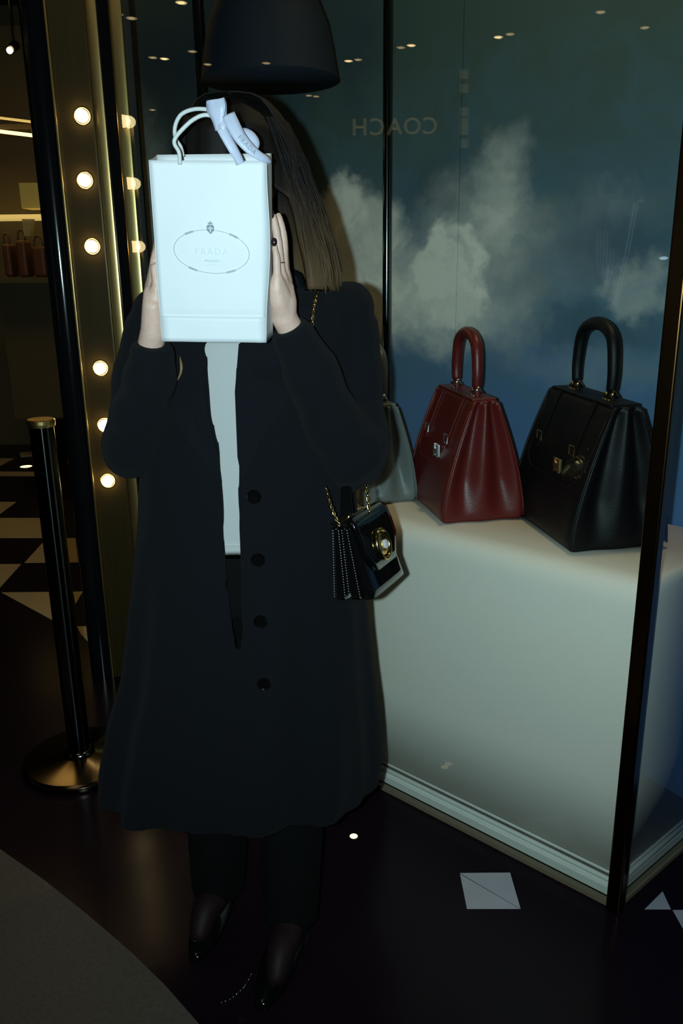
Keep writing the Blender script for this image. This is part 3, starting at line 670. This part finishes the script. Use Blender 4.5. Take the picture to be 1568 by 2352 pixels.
# body: one continuous skin surface
bb = MB()
def cap(p, q, r0, r1, n=14):
    p = Vector(p); q = Vector(q); bb.tube([p, p.lerp(q, .5), q], [r0, (r0+r1)/2, r1], n); bb.ball(p, r0, 14, 8); bb.ball(q, r1, 14, 8)
HC = Vector((at(528, 395, 1.61).x, 1.61, 1.612))
bb.ball(HC+Vector((0, .012, .02)), (.074, .092, .095), 28, 18)                # cranium
bb.ball(HC+Vector((0, -.022, -.035)), (.058, .066, .078), 24, 16)             # face
bb.ball(HC+Vector((0, -.060, -.098)), (.022, .02, .018)); 
bb.tube([HC+Vector((0, -.083, .004)), HC+Vector((0, -.094, -.018)), HC+Vector((0, -.104, -.038)), HC+Vector((0, -.090, -.046))], [.008, .009, .012, .010], 12)
for s in (-1, 1):
    bb.ball(HC+Vector((s*.010, -.092, -.041)), .008, 10, 8); bb.ball(HC+Vector((s*.036, -.068, -.035)), (.018, .016, .016), 12, 8)
    bb.tube([HC+Vector((s*.012, -.086, .018)), HC+Vector((s*.032, -.082, .024)), HC+Vector((s*.052, -.066, .018))], [.006, .007, .005], 10)
    bb.ball(HC+Vector((s*.076, .008, -.01)), (.007, .017, .030), 12, 10)
NK = Vector((-.185, BY+.005, 1.39))
cap(HC+Vector((0, .02, -.09)), NK, .050, .056, 18)
cap(NK, (-.19, BY, 1.10), .075, .10, 18); cap((-.19, BY, 1.1), (-.20, BY, .88), .095, .115, 18)
SL = at(345, 745, 1.61); SR = at(800, 735, 1.61); SL.z -= .0
for s, sh0, el, wr in ((-1, SL, at(300, 1035, 1.56), at(352, 762, 1.445)), (1, SR, at(815, 1035, 1.57), at(652, 728, 1.445))):
    cap(NK+Vector((s*.03, .01, -.045)), sh0+Vector((-s*.01, .012, 0)), .040, .034); cap(sh0+Vector((-s*.01, .012, 0)), el, .032, .027); cap(el, wr, .027, .0225)
    hip = Vector((-.20+s*.085, BY, .88)); kn = Vector((-.2+s*.085, BY-.01, .5)); an = Vector((-.30, 1.61, .10)) if s < 0 else Vector((-.125, 1.50, .10))
    cap(hip, kn, .080, .042); cap(kn, an, .040, .026)
    toe = an+Vector((-.03, -.13, -.078)); cap(an, an+Vector((0, .0, -.055)), .030, .026); cap(an+Vector((0, -.0, -.052)), toe, .024, .014)
# her left hand (right in the photo), edge towards the camera, fingers up along the bag
def finger(pts, r): 
    p = spline(pts, 9)
    bb.tube(p, [lerp(r*1.12, r*.82, i/8)*(1.06 if i in (3, 4) else 1) for i in range(9)], 12); bb.ball(p[-1], r*.82, 12, 8); bb.ball(p[0], r*1.15, 12, 8)
W = at(652, 728, 1.445)
kn = [(636, 634, 1.415), (645, 628, 1.435), (652, 622, 1.455), (655, 626, 1.474)]
ti = [[(635, 595, 1.413), (630, 566, 1.413)], [(640, 575, 1.434), (634, 530, 1.434), (627, 497, 1.436)], [(651, 570, 1.456), (648, 530, 1.456), (639, 497, 1.456)], [(652, 575, 1.476), (649, 540, 1.477), (640, 512, 1.478)]]
rad = [.0068, .0076, .0080, .0080]
for (kx, ky, kY), t_, r in zip(kn, ti, rad):
    K = at(kx, ky, kY); finger([K]+[at(*q) for q in t_], r); bb.tube([W.lerp(K, -.05), W.lerp(K, .5)+Vector((.002, 0, 0)), K], [.021, .0165, r*1.3], 14)
bb.tube([W, at(640, 690, 1.425), at(634, 660, 1.418), at(636, 634, 1.415)], [.020, .0165, .0135, .009], 14)
bb.tube([W, at(655, 690, 1.44), at(656, 655, 1.45)], [.022, .020, .014], 14)
finger([at(650, 700, 1.47), at(640, 665, 1.487), at(622, 635, 1.492), at(600, 615, 1.492)], .0095)
# her right hand, mostly behind the bag's left edge
W2 = at(352, 762, 1.445)
kn2 = [(360, 655, 1.425), (350, 650, 1.442), (346, 652, 1.459), (345, 658, 1.476)]
for (kx, ky, kY), r, top in zip(kn2, rad, (585, 540, 530, 545)):
    K = at(kx, ky, kY); finger([K, at(354, ky-45, kY+.002), at(362, top+30, kY+.003), at(370, top, kY+.004)], r); bb.tube([W2.lerp(K, -.05), W2.lerp(K, .5), K], [.021, .0175, r*1.3], 14)
bb.tube([W2, at(352, 700, 1.43), at(346, 662, 1.44)], [.022, .019, .012], 14)
finger([at(360, 715, 1.47), at(375, 675, 1.487), at(395, 650, 1.492), at(415, 630, 1.492)], .0095)
body = bb.build('body', M['skin'], person, label='pale skin of the face and the hands'); remesh(body, .0033, 4)
for c in ((629, 556, 1.405, .0045, .007), (624, 492, 1.430, .004, .007)):
    MB().ball(at(*c[:3]), (c[3], .0025, c[4]), 10, 8).build('fingernail', M['nail'], body, smooth=True)
fr = at(642, 603, 1.434); MB().tube([fr+Vector((.0078*math.cos(t), .0078*math.sin(t), 0)) for t in [2*PI*i/16 for i in range(17)]], .0012, 6, cap=False).ball(fr+Vector((0, -.0088, 0)), .002, 8, 6).build('finger_ring', M['silver'], body, smooth=True)
for s in (-1, 1):
    c = HC+Vector((s*.031, -.070, .002)); MB().ball(c, (.0135, .011, .0085), 14, 10).build('eye', M['eye'], body, smooth=True)
    MB().ball(c+Vector((0, -.0075, 0)), (.0055, .0045, .0055), 12, 8).build('iris', M['iris'], body, smooth=True)
    MB().tube([HC+Vector((s*.016, -.090, .024)), HC+Vector((s*.034, -.086, .030)), HC+Vector((s*.054, -.068, .024))], [.0022, .003, .0015], 8).build('eyebrow', M['hair'], body)
MB().tube([HC+Vector((-.024, -.074, -.068)), HC+Vector((-.01, -.084, -.066)), HC+Vector((0, -.086, -.069)), HC+Vector((.01, -.084, -.066)), HC+Vector((.024, -.074, -.068))], [.002, .006, .0065, .006, .002], 10).build('lips', M['lip'], body, smooth=True)
# hair: base shape and strands
zc = [at(560, y, 1.61).z for y in (222, 240, 275, 310, 400, 520, 610, 650)]
RR = [.012, .062, .088, .104, .132, .165, .185, .190]; LL = [.012, .060, .085, .098, .108, .105, .10, .10]
hx = at(535, 300, 1.61).x
tabh = [(-z, l, r) for z, l, r in zip(zc, LL, RR)]
def hairpt(z, th, off=0):
    l, r = table(tabh, -z); c = math.cos(th); a = r if c > 0 else l
    b = min(.115, .5*(l+r)+.005); b = b if math.sin(th) < 0 else min(b, .104)
    n_ = .006*noise.noise(Vector((math.cos(th)*6, math.sin(th)*6, z*2)))*min(1, a/.05)
    return Vector((hx+(a+off+n_)*c, 1.615-(b+off+n_)*math.sin(th), z))
hb_ = []; NT = 60; zs = [lerp(zc[0], zc[-1], i/44) for i in range(45)]
v = []; f = []
for off in (0, -.010):
    for z in zs:
        g = 0 if z > 1.63 else min(1.0, (1.63-z)/.06)*.78
        for i in range(NT):
            q = hairpt(z, lerp(PI/2-g, PI/2+g-2*PI, i/(NT-1)), off if z < zc[0]-.01 else off*.3)
            q.z -= .022*(.5+noise.noise(Vector((i*.45, 3, 1))))*max(0, 1-(z-zc[-1])/.12); v.append(q)
K = len(zs)*NT
for j in range(len(zs)-1):
    for i in range(NT-1):
        a = j*NT+i; f.append((a, a+1, a+1+NT, a+NT)); f.append((K+a+NT, K+a+1+NT, K+a+1, K+a))
    a = j*NT; f.append((a, a+NT, K+a+NT, K+a)); a = j*NT+NT-1; f.append((a+NT, a, K+a, K+a+NT))
for i in range(NT-1):
    f.append((i+1, i, K+i, K+i+1)); a = (len(zs)-1)*NT+i; f.append((a, a+1, K+a+1, K+a))
def hair_mat():
    m = M['hair'].copy(); m.name = 'brown_hair_dark_roots'; nt = m.node_tree; b = nt.nodes['Principled BSDF']
    tc = nt.nodes.new('ShaderNodeTexCoord'); sp = nt.nodes.new('ShaderNodeSeparateXYZ'); nt.links.new(tc.outputs['Object'], sp.inputs[0])
    n = nt.nodes.new('ShaderNodeTexNoise'); mp = nt.nodes.new('ShaderNodeMapping'); mp.inputs['Scale'].default_value = (60, 60, 3); nt.links.new(tc.outputs['Object'], mp.inputs[0]); nt.links.new(mp.outputs[0], n.inputs['Vector']); n.inputs['Scale'].default_value = 1
    ad = nt.nodes.new('ShaderNodeMath'); ad.operation = 'MULTIPLY_ADD'; nt.links.new(n.outputs['Fac'], ad.inputs[0]); ad.inputs[1].default_value = .14; nt.links.new(sp.outputs['Z'], ad.inputs[2])
    cr = nt.nodes.new('ShaderNodeValToRGB'); nt.links.new(ad.outputs[0], cr.inputs[0]); e = cr.color_ramp.elements
    e[0].position = .10; e[0].color = (.085, .050, .021, 1); e[1].position = .27; e[1].color = (.003, .0022, .0018, 1)
    nt.links.new(cr.outputs[0], b.inputs['Base Color']); return m
HM = hair_mat()
hbm = MB().add(v, f).build('hair', HM, person, smooth=True, label='long brown hair, dark roots and lighter ends')
def strands(name, n, thr):
    mb = MB()
    for _ in range(n):
        th = random.uniform(*thr); end = random.uniform(zc[-1]-.025, zc[-1]+.07); start = 1.70
        k = 9; off = random.uniform(.0, .0045); dth = random.uniform(-.12, .12); ph = random.uniform(0, 6)
        pts = [hairpt(lerp(start, end, i/k), th+dth*i/k, off+.002*math.sin(ph+i*.9)) for i in range(k+1)]
        mb.tube(pts, [.0014]*k+[.0004], 4, cap=False)
    o = mb.build(name, HM, hbm, kind='stuff', smooth=True, origin=ORG[hbm.name])
strands('hair_strand', 520, (PI/2+.80-2*PI, PI/2-.80))
cap_ = MB()
for _ in range(260):                     # strands over the crown from a middle parting
    s = random.choice((-1, 1)); y0 = random.uniform(-.075, .09); th = PI/2 - s*(1.0 + random.uniform(0, 1.3)*(y0+.075)/.165)
    top = Vector((hx+s*.003, 1.615+y0, zc[0]+.004-.35*y0*y0*4)); p2 = hairpt(1.69, th, .002); p3 = hairpt(1.63, th, .003); mid = (top+p2)/2+Vector((s*.008, 0, .018))
    cap_.tube(spline([top, mid, p2, p3], 9), [.0014]*8+[.0006], 4, cap=False)
cap_.build('crown_strand', HM, hbm, kind='stuff', smooth=True, origin=ORG[hbm.name])
lk = MB(); pt = [front(*q, .012) for q in ((413, 818), (417, 845), (412, 865), (402, 880), (397, 893))]
lk.tube(spline(pt, 14), [.001, .003, .005, .0055, .005, .0045, .004, .0032, .0028, .0025, .003, .003, .002, .0008], 8, flat=.5)
lk.build('hair_lock', mat('light_brown_hair', (.2, .13, .06), .45, scale=300, var=.3), hbm, label='light brown lock lying on the coat front', smooth=True)
# shoes
def shoe(an, toe, label=None):
    d = (toe-an); d.z = 0; L = d.length+.05; d.normalize(); n = Vector((-d.y, d.x, 0)); h0 = an-d*.045; mb = MB(); rg = []
    for i in range(17):
        t = i/16; w = .030+.012*math.sin(PI*min(1, t*1.15))*1.0; w *= (1-max(0, t-.8)*2.6); w = max(w, .012)
        hgt = .030*(1-t)**.7+.022+.006*math.sin(PI*t); lift = .018*(1-t)**2
        c = Vector((h0.x, h0.y, 0))+d*(L*t)
        rg.append([c+n*w+Vector((0, 0, .004+lift)), c+n*w*.98+Vector((0, 0, .004+lift+hgt*.45)), c+n*w*.5+Vector((0, 0, lift+hgt)), c-n*w*.5+Vector((0, 0, lift+hgt)), c-n*w*.98+Vector((0, 0, .004+lift+hgt*.45)), c-n*w+Vector((0, 0, .004+lift))])
    o = mb.loft(rg).build('shoe', M['shoe'], person, label, smooth=True, sub=1)
    MB().prism([(h0+n*.026).xy, (h0+n*.026+d*.05).xy, (h0-n*.026+d*.05).xy, (h0-n*.026).xy], 0, .022).build('heel', M['shoe'], o)
    return o
for an, tt in ((Vector((-.30, 1.61, .10)), Vector((-.33, 1.48, .022))), (Vector((-.125, 1.50, .10)), Vector((-.150, 1.36, .024)))):
    MB().tube(spline([an+Vector((0, .01, .05)), an+Vector((0, 0, -.01)), an+Vector((-.004, -.035, -.038)), an.lerp(tt, .65)+Vector((0, 0, .008)), tt], 14), [.034]*5+[.036, .036, .035, .034, .032, .029, .026, .022, .016], 18).build('foot_shade', M['foot_shade'], person, smooth=True)  # added dark cover; shade on the feet is put into its colour
shoe(Vector((-.30, 1.61, 0)), Vector((-.33, 1.44, 0)), 'black shoe')
s2 = shoe(Vector((-.125, 1.50, 0)), onz(600, 2325), 'black shoe with a silver chain')
ch = spline([onz(577, 2238, .05), onz(562, 2265, .045), onz(543, 2283, .03), onz(528, 2295, .015), onz(508, 2303, .004)], 9)
cm = MB()
for i, p in enumerate(ch): cm.ball(p, (.0022, .0022, .0022), 8, 6)
cm.tube(ch, .0007, 6).build('shoe_chain', M['silver'], s2, smooth=True)
# ---------------------------------------------------------------- shoulder bag on its chain
def frame(c, yaw, roll):
    R = Matrix.Rotation(yaw, 3, 'Z') @ Matrix.Rotation(roll, 3, 'Y'); return lambda x, y, z: Vector(c)+R @ Vector((x, y, z))
pb = at(816, 1378, 1.465)
pu = empty('shoulder_bag', pb, 'small black patent shoulder bag with gold oval clasp hanging below the elbow', 'handbag')
YAW = math.radians(-27)
def slabp(name, cx, roll, t0, t1, Hh, wl, m, y0=0, z0=0):
    T = frame(pb+Vector((cx, y0, z0)), YAW, roll); rg = []
    for j in range(13):
        t = j/12; z = Hh*t; th = lerp(t1, t0, t); th *= (1-.6*(max(0, t-.85)/.15)**2); w = wl*(1-.10*t) * (1-.12*(max(0, t-.85)/.15)**2)
        q = []
        for i in range(24):
            a = 2*PI*i/24; q.append(T(th/2*sg_(math.cos(a), .45), w/2+w/2*sg_(math.sin(a), .35), z))
        rg.append(q)
    o = MB().loft(rg).build(name, m, pu, smooth=True)
    return o, T
W_ = .155
for cx, rl, tt in ((-.030, math.radians(-3), .015), (-.001, math.radians(-9), .014)):
    o, T = slabp('compartment', cx, rl, tt*.8, .026, .150, W_, M['patent'])
    for sx1 in (-1, 1):                                     # pale whip-stitched edges
        mb = MB()
        for i in range(26):
            z = .006+.132*i/25; t = z/.150; th = lerp(.026, tt*.8, t); c = T(sx1*th/2*.9, .001, z); mb.ball(c, (.0008, .0008, .0014), 6, 4)
        mb.build('edge_stitching', M['stitch'], o, kind='stuff')
o, T = slabp('front_compartment', .024, math.radians(-17), .016, .030, .152, W_, M['patent'])
mb = MB()
for i in range(26): z = .006+.134*i/25; mb.ball(T(-.0145+.006*z/.15, .001, z), (.0008, .0008, .0014), 6, 4)
mb.build('edge_stitching', M['stitch'], o, kind='stuff')
# flap over the front
T = frame(pb+Vector((.024, 0, 0)), YAW, math.radians(-17)); rg = []
prof = [(-.034, .150), (-.010, .158), (.006, .157), (.014, .148), (.018, .12), (.0195, .09), (.0205, .062), (.021, .045)]
for x, z in prof:
    k_ = 1 if z > .09 else lerp(.55, 1, (z-.045)/.045)
    rg.append([T(x, W_/2+(W_/2*.98)*s*k_, z) for s in [-1+2*i/12 for i in range(13)]])
MB().loft(rg, cap=False, closed=False).build('flap', M['patent'], pu, smooth=True, sol=.004)
cc = T(.022, W_*.50, .085)
Rp = Matrix.Rotation(YAW, 3, 'Z') @ Matrix.Rotation(math.radians(-17), 3, 'Y')
def oval(ry, rz, x, r, name, m, par=None):
    ry *= .85; rz *= 1.12
    return MB().tube([cc+Rp @ Vector((x, ry*math.cos(t), rz*math.sin(t))) for t in [2*PI*i/32 for i in range(33)]], r, 10, cap=False).build(name, M[m], par or pu, smooth=True)
cl = MB().ball(cc, (.004, .026, .022), 24, 12, R=Rp).build('clasp', M['gold'], pu, smooth=True)
oval(.030, .026, .001, .0045, 'clasp_rim', 'gold', cl)
MB().ball(cc+Rp @ Vector((.006, 0, 0)), (.005, .010, .010), 8, 6, R=Rp).build('clasp_stone', M['crystal'], cl)
T2 = frame(pb, YAW, math.radians(-9))
MB().tube([T2(-.030, .006, .150), T2(-.012, .004, .157), T2(.008, .004, .160), T2(.016, .010, .170)], .0028, 8).build('gold_frame', M['gold'], pu, smooth=True)
MB().add(*(lambda q: ([p for p in q]+[p+Vector((0, .012, 0)) for p in q], [(0, 1, 2, 3), (7, 6, 5, 4), (0, 4, 5, 1), (1, 5, 6, 2), (2, 6, 7, 3), (3, 7, 4, 0)]))([at(780, 1192, 1.475), at(812, 1192, 1.475), at(806, 1120, 1.50), at(783, 1120, 1.50)])).build('leather_tab', M['patent'], pu, bevel=.003)
def chain(name, pts, link_l=.0075, wr=.0013, parent=pu):
    ds = [0]
    for a, b in zip(pts, pts[1:]): ds.append(ds[-1]+(b-a).length)
    n = int(ds[-1]/(link_l*.72)); mb = MB(); j = 0
    for i in range(n):
        s = (i+.5)/n*ds[-1]
        while ds[j+1] < s: j += 1
        t = (s-ds[j])/(ds[j+1]-ds[j]); c = pts[j].lerp(pts[j+1], t); d = (pts[j+1]-pts[j]).normalized()
        sd = d.cross(Vector((0, 1, 0))).normalized() if i % 2 else d.cross(d.cross(Vector((0, 1, 0)))).normalized()
        mb.tube([c+d*math.cos(q)*link_l*.5+sd*math.sin(q)*link_l*.30 for q in [2*PI*u/8 for u in range(9)]], wr, 5, cap=False)
    return mb.build(name, M['gold'], parent, smooth=True, kind='stuff')
chain('chain_strap', spline([front(741, 642, .0)+Vector((0, .0, 0)), front(731, 668, .004), front(722, 700, .007), front(718, 735, .007), front(717, 756, .004)], 30))
chain('chain_strap', spline([at(748, 1118, 1.475), at(757, 1150, 1.462), at(768, 1182, 1.452), at(779, 1207, 1.448)], 20))
chain('chain_strap', spline([at(836, 1080, 1.55), at(843, 1130, 1.53), at(848, 1178, 1.515)], 20), .010, .0019)
# ---------------------------------------------------------------- paper bag
pg_f = [at(343, 368, 1.345), at(610, 370, 1.345), at(609, 787, 1.375), at(373, 784, 1.375)]     # front TL TR BR BL
pg_b = [at(361, 356, 1.425), at(622, 353, 1.425), at(626, 772, 1.445), at(392, 772, 1.445)]
cen = sum(pg_f+pg_b, Vector())/8
bagE = empty('paper_bag', Vector((cen.x, cen.y, pg_f[2].z)), 'white paper shopping bag with oval emblem held up in front of the face', 'shopping bag')
def bil(q, u, v): return q[0].lerp(q[1], u).lerp(q[3].lerp(q[2], u), v)      # u to the right, v down
nf = (pg_f[1]-pg_f[0]).cross(pg_f[3]-pg_f[0]).normalized(); nf = nf if nf.y < 0 else -nf
def wall(fn, name, m, nu=12, nv=20, th=.0012):
    mb = MB(); rg = [[fn(i/nu, j/nv) for i in range(nu+1)] for j in range(nv+1)]
    return mb.loft(rg, cap=False, closed=False).build(name, m, bagE, smooth=True, sol=th)
def bulge(u, v): return .003*math.sin(PI*u)*math.sin(PI*v)+.0012*noise.noise(Vector((u*3, v*4, 1)))
def frontf(u, v):
    p = bil(pg_f, u, v)+nf*bulge(u, v)
    if abs(v-.845) < .02: p -= nf*.0012
    if u > .99: p += Vector((.006*math.sin(PI*min(1, v*1.1))**2, .002, 0))
    return p
wall(frontf, 'front_panel', M['paper'], 24, 40)
wall(lambda u, v: bil(pg_b, u, v), 'back_panel', M['paperin'])
def side(i0, i1, s):
    def fn(u, v):
        a = (frontf(1, v) if s > 0 else frontf(0, v)); b = bil(pg_b, 1 if s > 0 else 0, v)
        return a.lerp(b, u)+Vector((-s*.002*(1-abs(2*u-1))*(1-v)**.6, 0, 0))
    return fn
wall(side(1, 1, 1), 'side_gusset', M['paper']); wall(side(0, 0, -1), 'side_gusset', M['paper'])
MB().add([frontf(0, 1), frontf(1, 1), pg_b[2], pg_b[3]], [(0, 1, 2, 3)]).build('bag_bottom', M['paper'], bagE, sol=.0012)
# folded band along the foot of the front
wall(lambda u, v: bil(pg_f, u, lerp(.848, .998, v))+nf*(bulge(u, lerp(.85, 1, v))+.0014), 'bottom_fold', M['paper'], 12, 6, .0008)
# inner turn-over seen above the front edge
wall(lambda u, v: bil(pg_b, u, v*.09)-Vector((0, .003, 0)), 'top_turnover', M['paper'], 8, 3, .001)
def emblem():
    O = bil(pg_f, .512, .480); ux = (bil(pg_f, 1, .5)-bil(pg_f, 0, .5)).normalized(); uy = nf.cross(ux).normalized(); uy = uy if uy.z > 0 else -uy
    k = 1.42/F; o2 = lambda px, py, e=.0022: O + ux*(px*k*1.03) - uy*(py*k*1.03) + nf*(.0035+e)
    mb = MB(); rx, ry = 76, 42; n = 72; tilt = .05
    P = lambda t, e: (math.cos(t)*(rx+e)-math.sin(t)*0, math.sin(t)*(ry+e)+tilt*math.cos(t)*rx)
    for i in range(n):
        t = 2*PI*i/n; t2 = 2*PI*(i+1)/n
        q = [o2(*P(t, -.75)), o2(*P(t2, -.75)), o2(*P(t2, .75)), o2(*P(t, .75))]; mb.add(q, [(0, 1, 2, 3)])
    mb.build('oval_emblem', M['ink'], bagE)
    kb = MB()
    for t in (-2.18, -.92, 2.12, 1.05):                     # four knots on the oval rope
        for m_ in range(-2, 3):
            tt = t+m_*.055; c = P(tt, 0)
            kb.add([o2(c[0]-3.2, c[1]-1, .0026), o2(c[0]+1.2, c[1]-2.6, .0026), o2(c[0]+3.2, c[1]+1, .0026), o2(c[0]-1.2, c[1]+2.6, .0026)], [(0, 1, 2, 3)])
    kb.build('rope_knots', M['ink'], bagE)
    cr = MB(); cy = -ry-3
    def poly(pts): cr.add([o2(x, cy+y, .0028) for x, y in pts], [tuple(range(len(pts)))])
    poly([(-7.5, -4), (-5, -7), (5, -7), (7.5, -4), (7, 4), (0, 11), (-7, 4)]); poly([(-4, -8), (-5, -12), (-2, -10), (0, -15), (2, -10), (5, -12), (4, -8)])
    cr.build('crest', M['inkdark'], bagE)
    cw = MB(); cw.add([o2(x, cy+y, .0031) for x, y in ((-1, -4), (1, -4), (1, 7), (-1, 7))], [(0, 1, 2, 3)]); cw.add([o2(x, cy+y, .0031) for x, y in ((-5, -1), (5, -1), (5, .6), (-5, .6))], [(0, 1, 2, 3)]); cw.build('crest_cross', M['paper'], bagE)
    for body_, sz, dy, m_, sp in (('PRADA', 19, 0, 'inkpale', 1.25), ('MILANO', 7.5, 18, 'ink', 1.1), ('DAL 1913', 5.5, 26, 'inkpale', 1.0)):
        vs, fs = text_verts(body_, sz*k, o2(0, dy, .0022), ux, uy, 0, space=sp); MB().add(vs, fs).build('lettering', M[m_], bagE)
emblem()
# two cord handles
def cordh(px, Y, name='handle'):
    MB().tube(spline([at(x, y, Y+dy) for x, y, dy in px], 40), .0031, 10, upv=Vector((0, 1, 0))).build(name, M['cord'], bagE, smooth=True)
cordh([(413, 378, 0), (411, 350, 0), (401, 332, 0), (402, 318, .0), (416, 300, 0), (442, 276, 0), (470, 264, 0), (496, 272, .004), (516, 300, .004), (532, 338, .002), (546, 378, 0)], 1.340)
cordh([(420, 360, 0), (415, 338, 0), (403, 318, 0), (402, 290, 0), (416, 263, 0), (445, 251, 0), (478, 252, 0), (500, 262, 0), (522, 300, 0), (545, 345, 0), (556, 372, 0)], 1.395)
# ribbon tied on the handles
rb = empty('ribbon', at(505, 285, 1.35), 'pale ribbon tied in a bow round the handles of the paper bag', 'ribbon')
def band(name, pts, wd, Y, parent=rb):
    P = spline([at(x, y, Y+dy) for x, y, dy in pts], 24); Wd = [q.x for q in spline([(w_, 0, 0) for w_ in wd], 24)]; rg = []
    for i, p in enumerate(P):
        d = (P[min(i+1, 23)]-P[max(i-1, 0)]).normalized(); s = d.cross(Vector((0, 1, 0))).normalized(); s = (s+Vector((0, .25, 0))).normalized()
        if i and s.dot(ps) < 0: s = -s
        ps = s; k = 1.42/F*Wd[i]/2
        rg.append([p-s*k, p-s*k*.4-Vector((0, .0008, 0)), p+s*k*.4-Vector((0, .0008, 0)), p+s*k])
    return MB().loft(rg, cap=False, closed=False).build(name, M['ribbon'], parent, smooth=True, sol=.0005)
band('bow_loop', [(503, 300, -.012), (500, 275, -.014), (496, 250, -.015), (494, 228, -.013)], [16, 25, 40, 37], 1.345)
band('bow_loop', [(494, 229, -.012), (500, 245, -.003), (506, 270, -.003), (508, 292, -.006)], [37, 36, 24, 14], 1.345)
band('bow_loop', [(545, 308, .0), (560, 305, .003), (575, 314, .004), (585, 329, .004), (580, 345, 0), (568, 350, -.004)], [14, 20, 22, 20, 14, 9], 1.35)
band('ribbon_tail', [(524, 262, -.014), (535, 286, -.017), (550, 314, -.018), (570, 338, -.017), (592, 356, -.013), (612, 367, -.006), (623, 374, .006)], [26, 27, 25, 22, 18, 14, 6], 1.342)
band('ribbon_tail', [(508, 294, -.012), (520, 316, -.012), (535, 343, -.010), (548, 366, -.005), (553, 376, -.003)], [20, 20, 19, 17, 15], 1.342)
MB().ball(at(511, 291, 1.333), (.0065, .004, .010), 14, 10).build('knot', M['ribbon'], rb, smooth=True)
tx = (at(584, 350, 1.32)-at(552, 316, 1.32)).normalized(); tu = Vector((0, -1, 0)).cross(tx); tu = tu if tu.z > 0 else -tu
vs, fs = text_verts('PRADA', .0095, at(567, 333, 1.3225), tx, tu, 0, space=1.15); MB().add(vs, fs).build('lettering', M['inkdark'], rb)
